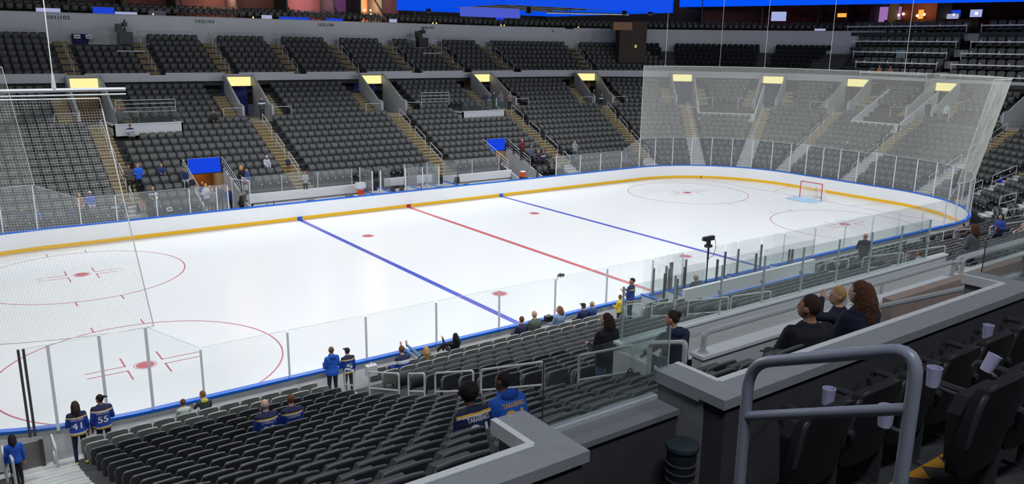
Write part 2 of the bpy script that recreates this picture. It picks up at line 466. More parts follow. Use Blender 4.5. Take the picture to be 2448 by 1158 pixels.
# net pipe with cable
t = empty('net_pipe', (-22.02, -13.2, 9.72))
MB().tube([(0.02, 0, 0), (-9.0, 0, -.0)], 0.045, 8).build('pipe', M_STEEL, t)
MB().tube([(0.02, 0, -.12), (-9.0, 0, -.12)], 0.02, 8).build('lower_pipe', M_STEEL, t)
MB().tube([(-1.52, 0, 0.05), (-1.52, 0, 9)], 0.012, 6).build('cable', M_NET, t)
MB().tube([(-1.52, 0, 0.03), (-1.52, 0, 0.1), (-1.52, 0, .3), (-1.52, 0, .42)], 0.03, 8, rs=[.05, .05, .035, .015]).build('shackle', M_STEEL, t)
tag(t, 'long grey pipe hung on a cable, carrying the net above the end zone', 'pipe')
# ------------------------------------------------------------------ goal
g = empty('hockey_goal', (27.13, 0, 0))
fr = MB(); r = 0.032
fr.tube([(0,-.915,0),(0,-.915,1.19),(0,-.885,1.22),(0,.885,1.22),(0,.915,1.19),(0,.915,0)], r, 10)
fr.build('goal_frame', M_REDP, g, True)
fr = MB(); fr.tube([(0,-.9,.03),(.55,-1.0,.03),(.95,-.7,.03),(1.02,0,.03),(.95,.7,.03),(.55,1.0,.03),(0,.9,.03)], .025, 8)
fr.tube([(0,-.9,1.2),(.35,-.8,1.15),(.5,0,1.12),(.35,.8,1.15),(0,.9,1.2)], .02, 8)
fr.tube([(.5,0,1.12),(1.0,0,.05)], .02, 8); fr.build('base_frame', mat('goal_white', (.8,.8,.8), .5), g, True)
nb = MB()
lo = [(.0,-.9),(.55,-1.0),(.95,-.7),(1.02,0),(.95,.7),(.55,1.0),(0,.9)]; hi = [(0,-.9),(.3,-.85),(.42,-.5),(.5,0),(.42,.5),(.3,.85),(0,.9)]
def il(p, t):
    f = t*(len(p)-1); i = min(int(f), len(p)-2); f -= i; return (p[i][0]*(1-f)+p[i+1][0]*f, p[i][1]*(1-f)+p[i+1][1]*f)
for i in range(61):
    a = il(lo, i/60); b = il(hi, i/60); nb.tube([(a[0],a[1],.03),(b[0],b[1],1.17)], .004, 3, cap=False)
for j in range(22):
    f = j/21; nb.tube([(il(lo,i/20)[0]*(1-f)+il(hi,i/20)[0]*f, il(lo,i/20)[1]*(1-f)+il(hi,i/20)[1]*f, .03+1.14*f) for i in range(21)], .004, 3, cap=False)
n_ = nb.build('goal_net', mat('goal_net_white', (.8,.8,.8), .8), g)
MB().b2(.1,.9,-.012,.012,.03,.25).build('net_skirt', mat('goal_white', (.8,.8,.8)), g)
tag(g, 'red framed hockey goal with white net at the far end of the ice', 'goal')
# ------------------------------------------------------------------ seating bowl
FA = [-27.9, -16.95, -6.3, 4.85, 16.0]                       # far aisles
AIS = FA + [S1+15, S1+39.7, S1+61.4, S1+80.9, S2+4.32, S3+9.1, S3+28.6, S3+50.3, S3+75] + [nearx(x) for x in (14.4, 3.6, -6.6, -17.3, -24.75)]
VOM = [(s, 13) for s in AIS[1:14]]
TUN = [(-13.0, -10.6), (10.3, 12.4)]
NK = 18
def nrows(s): return 18 if s < S4-1 else 20
ROWEX = [(TUN[0][0]-.15, TUN[0][1]+.15, 0, 5), (TUN[1][0]-.15, TUN[1][1]+.15, 0, 5), (-13.1, 12.5, 0, 1)]
SEATEX = ROWEX + [(-16.4, -12.0, 10, 12), (10.3, 14.75, 10, 12),
    (S1+42.3, S1+60.0, 10, 12), (S2-1.7, S2+4.0, 10, 13), (S2+6.2, S3+3.0, 11, 13),
    (nearx(-6.9), nearx(-16.4), 13, 19), (nearx(-6.9), nearx(-19.2), 17, 19), (nearx(-6.9), nearx(-17.3), 15, 19)]
NEAR_GAP = (nearx(5.0), nearx(-3.8))    # penalty boxes on the near side
bowl = struct(empty('seating_tier'), 'grey concrete steps of the lower seating bowl round the rink', 'seating tier')
def subtract(a, b, cuts):
    segs = [(a, b)]
    for c, d in cuts:
        n = []
        for x, y in segs:
            if d <= x or c >= y: n.append((x, y)); continue
            if c > x: n.append((x, c))
            if d < y: n.append((d, y))
        segs = n
    return [s for s in segs if s[1]-s[0] > .05]
def row_strip(mb, k, a, b, last=False):
    ss = srange(a, b, 4.0, 5.0); V = []; F = []
    for s in ss:
        d0, d1 = row_d(k, s), row_d(k+1, s); z = row_z(k, s); zb = row_z(k-1, s) if k else 0.0
        if last: d1 += 1.2
        for d, zz in ((d0, zb-.05), (d0, z), (d1+.01, z)):
            x, y, _, _ = P(s, d); V.append((x, y, zz))
    for i in range(len(ss)-1):
        o = i*3; F += [(o, o+1, o+4, o+3), (o+1, o+2, o+5, o+4)]
    mb.add(V, [f[::-1] for f in F])
S_END = nearx(-30.0)
for k in range(20):
    if k < 18: segs0 = [(-30.0, S_END)]
    else: segs0 = [(S4, S_END)]
    cuts = [(a, b) for a, b, k0, k1 in ROWEX if k0 <= k <= k1]
    if k >= 13: cuts += [(s-vw, s+vw) for s, kk in VOM for vw in [1.15*(1 if not (S1<s<S2 or S3<s<S4) else 57.3/(RC+13.5))]]
    mb = MB()
    for a0, b0 in segs0:
        for a, b in subtract(a0, b0, cuts): row_strip(mb, k, a, b, k in (17, 19))
    mb.build('row_step', M_CONCD, bowl)

# seat template: origin on the tread nose line, x along the row, y away from the ice
def back_mesh(mb, w=0.505, y0=0.56, lean=0.10, zb=0.40, zt=0.86, th=0.05, mi=0):
    xs = [-w/2, -w/2+.03, -w/4, 0, w/4, w/2-.03, w/2]
    tops = [zt-.10, zt-.025, zt-.004, zt, zt-.004, zt-.025, zt-.10]
    bot = [zb+.06, zb+.01, zb, zb, zb, zb+.01, zb+.06]
    V = []
    for x, t, b in zip(xs, tops, bot):
        c = 0.03*(1-(2*x/w)**2)
        for z in (b, t):
            yy = y0+lean*(z-zb)/(zt-zb)+c; V += [(x, yy, z), (x, yy+th, z)]
    F = []
    for i in range(6):
        o = i*4; q = o+4
        F += [(o, o+2, q+2, q), (o+1, q+1, q+3, o+3), (o+2, o+3, q+3, q+2), (o, q, q+1, o+1)]
    F += [(0, 1, 3, 2), (24, 26, 27, 25)]
    mb.add(V, [f[::-1] for f in F], mi)
def pan_mesh(mb, w=0.43, mi=0, down=False):
    # tip-up pan folded against the back
    if down: P8 = [(-w/2,.10,.42),(w/2,.10,.42),(w/2,.56,.38),(-w/2,.56,.38)]; n = (0, .02, .07)
    else: P8 = [(-w/2+.03,.47,.36),(w/2-.03,.47,.36),(w/2,.46,.66),(w/2-.05,.475,.76),(-w/2+.05,.475,.76),(-w/2,.46,.66)]; n = (0, .075, .005)
    mb.prism(P8, n, mi)
def arm_mesh(mb, mi=0, x=-0.275):
    mb.b2(x-.018, x+.018, .34, .60, .585, .61, mi)
def leg_mesh(mb, mi=0, x=-0.275):
    mb.b2(x-.016, x+.016, .47, .57, .0, .62, mi); mb.b2(x-.03, x+.03, .40, .62, .0, .02, mi)
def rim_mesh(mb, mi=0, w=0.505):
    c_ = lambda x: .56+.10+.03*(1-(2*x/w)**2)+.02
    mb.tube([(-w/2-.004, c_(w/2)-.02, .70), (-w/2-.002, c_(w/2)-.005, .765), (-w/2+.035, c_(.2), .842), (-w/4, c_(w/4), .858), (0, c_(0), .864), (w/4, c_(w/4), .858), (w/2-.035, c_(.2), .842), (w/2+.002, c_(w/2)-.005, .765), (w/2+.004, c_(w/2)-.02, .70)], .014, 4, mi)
def hinge_glint_mesh(mb, mi=0):
    mb.b2(.10, .19, .385, .44, .33, .375, mi)  # white block on the hinge paints the glint below each folded pan
def seat_positions(ks, near, smin=None, smax=None):
    out = []
    allA = sorted(AIS)
    for k in ks:
        for i in range(len(allA)-1):
            a, b = allA[i], allA[i+1]
            if smin is not None and (b <= smin or a >= smax): continue
            isnear = a >= S4-0.5
            if near is not None and isnear != near: continue
            if k >= 18 and a < S4-16: continue
            kk = k >= 13 and b < S4
            sm = (a+b)/2; d = row_d(k, sm)+.55
            g = np.linspace(a, b, 200); pts = np.array([P(s, d)[:2] for s in g])
            L = np.r_[0, np.cumsum(np.hypot(*np.diff(pts, axis=0).T))]
            m = 2.3 if kk else 0.68
            l0, l1 = m, L[-1]-m
            n = int((l1-l0)/0.552)
            if n < 1: continue
            off = ((l1-l0)-n*0.552)/2
            for j in range(n):
                l = l0+off+(j+.5)*0.552; s = float(np.interp(l, L, g))
                if any(e0 <= s <= e1 and k0 <= k <= k1 for e0, e1, k0, k1 in SEATEX): continue
                if k == 12 and b < S4 and (j*.552+off < 1.5 or l1-l0-off-j*.552 < 2.0): continue
                if NEAR_GAP[0] < s < NEAR_GAP[1] and k < 3: continue
                x, y, nx_, ny_ = P(s, row_d(k, s))
                out.append((x, y, row_z(k, s), math.atan2(ny_, nx_)-PI/2, k, i, s, j))
    return out
OCC_N = [(-22.02,0),(-21.24,0),(-20.98,6),(-20.38,6),(-15.72,1),(-14.3,0),(-13.2,0),(-10.8,0),(-9.98,0),(-9.1,0),(-8.08,0),(-7.4,0),(-21.15,16),(-20.6,16),(7.2,2),(16.4,2),(9.9,7),(12.6,7),(-.15,9),(.45,9)]
OCC_F = [(-14.84,4),(-13.5,3),(-7.85,4),(-9.75,11),(21.3,0),(21.85,0),(14.1,0),(13.6,0),(-22.6,0),(-21.75,0),(-20.1,0),(-19.5,1),(-18.95,1),(-19.4,0),(-18.2,0),(-17.6,0),(-16.6,0),(-15.95,1),(-15.55,0)]
STAND = [(6.1,-17.0),(7.2,-15.9),(-5.95,-14.25),(-5.32,-14.2),(10.7,-20.1)] + [(-16.2,16.7),(-16.72,16.7),(-13.36,15.9),(-12.98,15.1),(-13.0,14.3),(-10.0,15.9),(-10.3,15.9),(-10.42,15.1),(-15.5,21.6),(12.75,15.9),(12.45,16.7),(12.85,15.1),(13.35,15.1),(17.3,16.0),(16.4,24.0),(26.65,23.2)]
def merged(name, tmpl_mb, mats, pos, label, cat):
    V = np.array(tmpl_mb.v); F = tmpl_mb.f; nv = len(V)
    ls = np.array([len(f) for f in F]); li = np.concatenate([np.array(f) for f in F]); mi = np.array(tmpl_mb.m)
    n = len(pos); A = np.array([[p[0], p[1], p[2], p[3]] for p in pos])
    c = np.cos(A[:, 3])[:, None]; s = np.sin(A[:, 3])[:, None]
    X = V[None, :, 0]*c-V[None, :, 1]*s+A[:, 0:1]; Y = V[None, :, 0]*s+V[None, :, 1]*c+A[:, 1:2]; Z = V[None, :, 2]+A[:, 2:3]
    co = np.stack([X, Y, Z], -1).reshape(-1)
    me = bpy.data.meshes.new(name)
    me.vertices.add(n*nv); me.vertices.foreach_set('co', co)
    L = (li[None, :]+np.arange(n)[:, None]*nv).reshape(-1)
    me.loops.add(len(L)); me.loops.foreach_set('vertex_index', L.astype(np.int32))
    tot = np.tile(ls, n); st = np.r_[0, np.cumsum(tot)[:-1]]
    me.polygons.add(len(tot)); me.polygons.foreach_set('loop_start', st.astype(np.int32)); me.polygons.foreach_set('loop_total', tot.astype(np.int32))
    for m in mats: me.materials.append(m)
    me.polygons.foreach_set('material_index', np.tile(mi, n).astype(np.int32))
    me.update(calc_edges=True); me.validate()
    o = link(name, me); tag(o, label, cat, None, 'stuff'); return o
tm = MB(); back_mesh(tm, mi=0); pan_mesh(tm, mi=1); arm_mesh(tm, 2); leg_mesh(tm, 2); hinge_glint_mesh(tm, 3)
farpos = seat_positions(range(18), False)
nearpos = seat_positions(range(20), True)
occ = []; SNAP = {}
def occupy(lst, side, pos):
    keep = []; used = set()
    for (x, k) in lst:
        c = min([(abs(p[0]-x), i) for i, p in enumerate(pos) if p[4] == k and (p[1] < 0) == (side == 'n') and abs(p[0]-x) < .6 and i not in used and abs(p[0]) < CX] or [(9, -1)])
        if c[1] >= 0: used.add(c[1]); SNAP[(x, k, side)] = pos[c[1]][0]; x = pos[c[1]][0]
        d = row_d(k, S4+5 if side == 'n' else 0); z = row_z(k, S4+5 if side == 'n' else 0)
        occ.append((x, -HY-d if side == 'n' else HY+d, z, PI if side == 'n' else 0.0, k))
    return [p for i, p in enumerate(pos) if i not in used and not any(math.hypot(p[0]-a, p[1]+(-.25 if p[1] > 0 else .25)*-1-b) < .42 for a, b in STAND)]
farpos = occupy(OCC_F, 'f', farpos); nearpos = occupy(OCC_N, 'n', nearpos)
# pick out the near seats that show largest
CAMP = np.array([-26.046, -35.021, 10.891])
YAW, PIT = 0.628639, 0.240165
fwd = np.array([math.sin(YAW)*math.cos(PIT), math.cos(YAW)*math.cos(PIT), -math.sin(PIT)]); rgt = np.array([math.cos(YAW), -math.sin(YAW), 0]); upv = np.cross(rgt, fwd)
def inframe(x, y, z, m=0.02):
    d = np.array([x, y, z])-CAMP; t = d@fwd
    if t < .2: return None
    u = (d@rgt)/t*1918.58+1224; v = 579-(d@upv)/t*1918.58
    if -40 < u < 2488 and -40 < v < 1210: return t
    return None
cand = []; rest = []; front = []
for p in nearpos:
    t = inframe(p[0], p[1], p[2]+.8)
    if p[4] < 2: front.append((t, p)); continue
    if t is None: rest.append(p) if p[0] > -26 else None
    else: cand.append((t, p))
cand.sort(key=lambda q: q[0])
single = [p for t, p in cand[:300]]; rest += [p for t, p in cand[300:]]
def proto_seat(name, label, cat, group, m1, m2):
    r = tag(empty(name), label, cat, group)
    a = MB(); back_mesh(a); a.build('backrest', m1, r, True)
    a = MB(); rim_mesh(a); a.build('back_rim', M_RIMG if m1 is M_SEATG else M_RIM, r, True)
    a = MB(); pan_mesh(a); a.build('seat_pan', m2, r)
    a = MB(); arm_mesh(a); a.build('armrest', m1, r)
    a = MB(); leg_mesh(a); a.build('leg', m1, r)
    return r
ORD = ['first', 'second', 'third', 'fourth', 'fifth', 'sixth', 'seventh', 'eighth', 'ninth', 'tenth', 'eleventh', 'twelfth', 'thirteenth', 'fourteenth', 'fifteenth', 'sixteenth', 'seventeenth', 'eighteenth', 'nineteenth', 'twentieth']
allA = sorted(AIS)
AISN = {}
for i in range(len(allA)):
    if allA[i] >= S3+70:
        xm = CX-(allA[i]-S4)
        AISN[i] = 'the far corner aisle' if allA[i] < S4 else ('the near corner aisle' if xm > 10 else ('the aisle past the penalty boxes' if xm > 0 else ('the aisle before the penalty boxes' if xm > -10 else ('the aisle of the standing woman' if xm > -20 else 'the gate aisle'))))
def place_singles(lst, name, label_f, group_f, m1, m2):
    proto = None
    for p in lst:
        if proto is None:
            proto = proto_seat(name, label_f(p), 'seat', group_f(p), m1, m2); proto.location = p[:3]; proto.rotation_euler = (0, 0, p[3])
        else: copy_tree(proto, p[:3], p[3], label_f(p), group_f(p))
place_singles(single, 'stadium_seat', lambda p: 'black tip-up seat, %s row up, %s from %s' % (ORD[p[4]], ORD[min(p[7], 19)], AISN[p[5]]),
    lambda p: 'black seats of the %s row up beside %s' % (ORD[p[4]], AISN[p[5]]), M_SEAT, M_PAD)
fr = [p for t, p in front if t is not None]
place_singles(fr, 'rinkside_seat', lambda p: 'grey plastic seat, %s row behind the boards, %s from %s' % (ORD[p[4]], ORD[min(p[7], 19)], AISN[p[5]]),
    lambda p: 'grey seats of the %s row behind the boards beside %s' % (ORD[p[4]], AISN[p[5]]), M_SEATG, M_SEATG)
oproto = {}
for x, y, z, rz, k in occ:
    g_ = y < 0 and k < 2
    nm = 'rinkside_seat' if g_ else 'stadium_seat'
    if g_ not in oproto:
        r = empty(nm); m1 = M_SEATG if g_ else M_SEAT
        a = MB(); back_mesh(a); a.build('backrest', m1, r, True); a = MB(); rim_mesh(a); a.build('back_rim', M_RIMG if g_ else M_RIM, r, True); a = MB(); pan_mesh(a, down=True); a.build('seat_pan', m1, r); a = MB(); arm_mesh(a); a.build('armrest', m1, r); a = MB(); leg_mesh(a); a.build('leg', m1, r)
        oproto[g_] = r; r.location = (x, y, z); r.rotation_euler = (0, 0, rz); new = r
    else: new = copy_tree(oproto[g_], (x, y, z), rz)
    tag(new, '%s seat lowered under a sitting person, %s row, %s side, number %s along' % ('grey' if g_ else 'black', ORD[k], 'near' if y < 0 else 'far', ORD[occ.index((x, y, z, rz, k)) % 20]), 'seat', '%s seats in use, %s row, %s side' % ('grey' if g_ else 'black', ORD[k], 'near' if y < 0 else 'far'))
merged('stadium_seating', tm, [M_SEAT, M_PAD, M_SEAT, M_GLINT], farpos, 'black tip-up seats of the lower bowl on the far side and behind the goal', 'seating')
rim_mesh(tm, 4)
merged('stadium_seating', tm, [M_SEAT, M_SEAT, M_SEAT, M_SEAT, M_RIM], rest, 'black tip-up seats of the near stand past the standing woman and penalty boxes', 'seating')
tm = MB(); back_mesh(tm, mi=0); pan_mesh(tm, mi=1); arm_mesh(tm, 2); leg_mesh(tm, 2); hinge_glint_mesh(tm, 3)

# aisle stairs
ANAME = ['far aisle under the hanging net', 'far aisle by the blue jacket man', 'far aisle below the first blue tunnel', 'far aisle opposite the red line', 'far aisle beside the second blue doorway board', 'far corner aisle at the net edge',
         'first aisle behind the goal net', 'second aisle behind the goal net', 'third aisle behind the goal net', 'middle aisle behind the goal', 'aisle beyond the net edge', 'wide corner aisle', 'corner aisle near the seats', 'near corner aisle',
         'near aisle before the corner', 'near aisle past the penalty boxes', 'near aisle by the penalty boxes', 'near aisle with the standing woman', 'near aisle by the rink gate']
VNAME = ['tan tunnel next to the hanging net', 'blue tunnel behind the first bench', 'blue tunnel past the timekeeper glass', 'entrance beside the glass fronted platform with people',
    'entrance at the corner of the far stand', 'corner entrance behind the net, nearest its edge', 'second entrance behind the net', 'slanted third entrance behind the net', 'slanted fourth entrance behind the net', 'entrance beyond the edge of the net']
M_NOSE = mat('step_nosing', rgb(176, 162, 122), 0.8, var=0.1)
def prism_sd(mb, s0, s1, d0, d1, z0, z1, mi=0):
    a = P(s0, d0)[:2]; b = P(s1, d0)[:2]; c = P(s1, d1)[:2]; d = P(s0, d1)[:2]
    V = [(*a, z0), (*b, z0), (*c, z0), (*d, z0), (*a, z1), (*b, z1), (*c, z1), (*d, z1)]
    F = [(0,1,2,3),(7,6,5,4),(4,5,1,0),(5,6,2,1),(6,7,3,2),(7,4,0,3)]
    mb.add(V, F, mi)
def swid(s, d, wdt):
    return wdt*57.2958/(RC+d) if (S1 < s < S2 or S3 < s < S4) else wdt
def stair(s, ks, off=0.0, hw=0.6, pale=lambda k: False, lab=''):
    st = struct(empty('aisle_stair'), 'concrete aisle stairs with pale step edges, %s' % lab, 'stairs')
    for k in ks:
        mb = MB(); d0 = row_d(k, s); d1 = row_d(k+1, s); z = row_z(k, s); h = row_z(k+1, s)-z; dm = (d0+d1)/2
        c = s+swid(s, d0, off); a = swid(s, d0, hw)
        prism_sd(mb, c-a, c+a, d0-.012, dm, z-h*.5, z+.012, 0); prism_sd(mb, c-a, c+a, dm, d1, z-.02, z+h*.5, 0)
        prism_sd(mb, c-a, c+a, d0-.02, d0+.07, z-.03, z+.02, 1); prism_sd(mb, c-a, c+a, dm-.008, dm+.07, z+h*.5-.05, z+h*.5+.008, 1)
        mb.build('step', [M_WSTEP, M_WSTEP] if pale(k) else [M_TAN, M_NOSE], st)
    return st
for i, s in enumerate(AIS):
    far = s < S4
    ks = list(range(0, 13 if far else 14))
    if -13 < s < 12: ks = ks[2:]
    stair(s, ks, pale=(lambda k: True) if not far else ((lambda k: k < 6) if s > S1+30 else ((lambda k: k < 2))), lab='on the '+ANAME[i])  # pale step on the lower end rows paints the light on them
    if far and i and s < S3+20:
        for sg in (-1, 1): stair(s, range(13, 17), sg*1.72, .46, lab='%s the %s' % ('before' if sg < 0 else 'past', VNAME[i-1]))
# vomitories
def vom(s, idx):
    r = struct(empty('vomitory'), 'grey walled stand entrance, the '+VNAME[idx], 'entrance')
    hw = 1.0; d0, d1 = 11.0, 15.1; zf = 5.3
    a = swid(s, 13, hw); t = swid(s, 13, .16)
    for sg in (-1, 1):
        mb = MB(); s0 = s+sg*a; s1 = s+sg*(a+t)
        prof = [(d0, zf-.5), (d0, 6.35), (d0+.7, 6.45), (d1, 8.45), (d1, zf-.5)]
        A = [(*P(s0, d)[:2], z) for d, z in prof]; B = [(*P(s1, d)[:2], z) for d, z in prof]
        n = len(prof); mb.add(A+B, [tuple(range(n)), tuple(range(2*n-1, n-1, -1))]+[(i, n+i, n+(i+1)%n, (i+1)%n) for i in range(n)])
        mb.build('side_wall', M_WALL, r)
        mb = MB(); mb.tube([(*P(s+sg*(a+t*.5), d)[:2], z+.06) for d, z in prof[1:4]], .03, 6); mb.build('wall_rail', M_RAIL, r)
    mb = MB(); prism_sd(mb, s-a, s+a, d0-.1, d1+1.5, zf-.35, zf); mb.build('landing', M_CONC, r)
    mb = MB(); prism_sd(mb, s-a, s+a, d1, d1+.15, 7.62, 8.5); mb.build('lintel', M_WALL, r)
    mb = MB(); prism_sd(mb, s-a, s+a, d1+1.3, d1+1.4, zf, 8.0)
    mb.build('tunnel_back', DOORM[idx % len(DOORM)], r)
    o = MB(); prism_sd(o, s-a*.86, s+a*.86, d1-.13, d1-.02, 7.60, 8.28)
    sg = o.build('lit_sign', M_SIGN)
    tag(sg, 'blank cream lit sign panel over the %s' % VNAME[idx], 'sign', 'cream signs over the stand entrances')
    b = MB(); prism_sd(b, s-a*.9, s+a*.9, d1-.12, d1-.01, 8.285, 8.33); prism_sd(b, s-a*.9, s+a*.9, d1-.12, d1-.01, 7.55, 7.595); b.build('frame', mat('sign_frame', rgb(120, 60, 40), .5), sg)
DOORM = [mat('tunnel_tan', rgb(120, 95, 60), .8), mat('tunnel_blue', rgb(20, 35, 110), .7), mat('tunnel_blue', rgb(20, 35, 110)), mat('tunnel_dark', rgb(70, 45, 38), .8)]
for i in range(10): vom(AIS[1+i], i)
# ------------------------------------------------------------------ handrails on the aisles
def zsl(s, d):
    """nosing height of the stand slope at station s"""
    l = lam(s); kf = (d-1.10)/0.81; kn = (d-1.0)/0.84
    return (1-l)*(0.84+0.364*kf) + l*(0.65+0.23*kn+0.0125*kn*(kn-1)/2)
def rounded(pts, r=0.08, n=4):
    pts = [Vector(p) for p in pts]; out = [pts[0]]
    for i in range(1, len(pts)-1):
        a, b, c = pts[i-1], pts[i], pts[i+1]
        u = (a-b).normalized(); v = (c-b).normalized(); q = min(r, (a-b).length*.45, (c-b).length*.45)
        for j in range(n+1):
            t = j/n; out.append((b+u*q)*(1-t)**2+b*2*t*(1-t)+(b+v*q)*t*t)
    out.append(pts[-1]); return out
def handrail(A, B, label, group, h=0.92, r=0.024, mid=(0.5,), m=None, h0=None):
    """an inverted U from foot A to foot B with mid bars"""
    A = Vector(A); B = Vector(B); up = Vector((0, 0, 1)); m = m or M_RAIL
    o = empty('handrail', A)
    a = Vector((0,0,0)); b = B-A
    MB().tube(rounded([a, a+up*h, b+up*h, b]), r, 8).build('top_rail', m, o, True)
    for f in mid: MB().tube([a+up*h*f, b+up*h*f], r*.85, 8).build('mid_rail', m, o, True)
    fl = MB(); fl.lathe(tuple(a), [(r*2, 0), (r*2, .012)], 8); fl.lathe(tuple(b), [(r*2, 0), (r*2, .012)], 8)
    fl.build('flange', m, o)
    tag(o, label, 'handrail', group); return o
PLACE = ['lowest', 'second lowest', 'third lowest', 'fourth', 'fifth', 'topmost', 'seventh']
for i, s in enumerate(AIS):
    if s < S4: spans = [(2.0, 2.9), (3.6, 5.3), (6.05, 7.6), (8.45, 10.2)]
    else: spans = {17: [(2.0, 2.6), (3.6, 5.3), (5.8, 6.6), (7.1, 8.7), (9.0, 11.1), (12.1, 13.4)]}.get(i, [(2.3, 3.1), (3.6, 4.6), (5.2, 6.8), (6.9, 8.3)])
    if -13 < s < 12: spans = spans[1:] if s > -10 else spans
    if i == 18: continue
    for j, (d0, d1) in enumerate(spans):
        A = (*P(s, d0)[:2], zsl(s, d0)); B = (*P(s, d1)[:2], zsl(s, d1))
        if inframe(*A) is None and inframe(*B) is None: continue
        handrail(A, B, 'pale handrail, %s of the %s' % (PLACE[j], ANAME[i]), 'handrails of the ' + ANAME[i])
    if s < S3+20 and i:     # level guard rails beside the stand entrances
        for sg in (-1, 1):
            a = s+swid(s, 11, sg*1.15); b = s+swid(s, 11, sg*2.5); 
            handrail((*P(a, 11.05)[:2], zsl(s, 11.0)), (*P(b, 11.05)[:2], zsl(s, 11.0)), 'level guard rail %s the mouth of the %s' % ('before' if sg < 0 else 'past', VNAME[i-1]), 'guard rails at the entrances', .95, .024, ())
# ------------------------------------------------------------------ sunken platforms in the far stand
def band_sd(mb, s0, s1, d0, d1, z0, z1, mi=0, step=2.0):
    ss = srange(s0, s1, step, 5.0)
    for a, b in zip(ss[:-1], ss[1:]): prism_sd(mb, a, b, d0, d1, z0, z1, mi)
def platform(s0, s1, d, zt, label, back=2.6, glassy=True, slope=False):
    r = struct(empty('platform_box'), 'white fronted sunken platform, '+label, 'platform')
    mb = MB(); band_sd(mb, s0, s1, d, d+.14, zt-.75, zt); mb.build('front_wall', M_WALLW, r)
    mb = MB(); band_sd(mb, s0, s1, d-.02, d+.17, zt, zt+.03); mb.build('wall_cap', M_WHITE, r)
    mb = MB(); band_sd(mb, s0, s1, d+.14, d+back, zt-.25, zt-.15); mb.build('platform_floor', M_CONC, r)
    for sg, s in ((1, s0), (-1, s1)):
        mb = MB(); w = swid(s, d, .1)*sg
        e = d+back+(3.6 if slope else 0); sa, sb_ = min(s, s+w), max(s, s+w)
        ze = zt+(zsl(s, e)-zsl(s, d) if slope else 0)
        V = [(*P(q, r)[:2], z) for q in (sa, sb_) for r, z in ((d, zt-.75), (d, zt), (e, ze), (e, zt-.75))]
        mb.add(V, [(0,1,2,3),(7,6,5,4),(0,4,5,1),(1,5,6,2),(2,6,7,3),(3,7,4,0)])
        mb.build('end_wall', M_WALLW, r)
    if glassy:
        mb = MB(); prism_sd(mb, s0, s1, d+.06, d+.072, zt+.03, zt+.95); mb.build('glass_pane', G_BOX, r)
        L = (s1-s0); n = max(2, int(L/.62))
    return r
platform(-16.35, -12.05, 9.35, 5.55, 'on the far stand by the first blue board')
platform(10.35, 14.7, 9.35, 5.45, 'on the far stand beside the fourth entrance')
platform(S1+42.6, S1+59.7, 8.95, 4.92, 'between the first two netted entrances', 2.0, False, True)
platform(S2-1.6, S2+3.9, 8.95, 4.95, 'between the slanted netted entrances', 2.2, False, True)
platform(S2+6.3, S3+2.8, 9.8, 5.1, 'cut by the net edge', 2.2, False)
# loose chairs and rail on the two side platforms
def folding_chair(name='folding_chair'):
    o = empty(name)
    mb = MB(); back_mesh(mb, .42, .18, .08, .5, .82, .03); mb.build('backrest', M_BLACK, o, True)
    MB().b2(-.2,.2,-.24,.18,.43,.47).build('seat', M_BLACK, o)
    for x in (-.2, .2):
        MB().tube([(x,-.26,0),(x,.2,.62)], .012, 6).build('leg', M_BLACK, o); MB().tube([(x,.26,0),(x,-.2,.45)], .012, 6).build('leg', M_BLACK, o)
    return o
fc = None
for pi, (x0, n, nm) in enumerate(((-15.4, 6, 'glass fronted far platform'), (11.3, 4, 'platform beside the fourth far entrance'))):
    for j in range(n):
        lab = 'black folding chair, %s along the %s' % (ORD[j], nm)
        loc = (x0+j*.62, HY+10.3, 5.40 if pi == 0 else 5.30)
        if fc is None: fc = folding_chair(); fc.location = loc; tag(fc, lab, 'chair', 'folding chairs on the ' + nm)
        else: copy_tree(fc, loc, 0, lab, 'folding chairs on the ' + nm)
    xa = -15.7 if pi == 0 else 7.7; xb = -11.9 if pi == 0 else 10.4
    handrail((xa, HY+11.6, 5.9), (xb, HY+11.6, 5.9), 'level four-bar rail at the back of the %s' % nm, None, 1.05, .026, (.25, .5, .75))
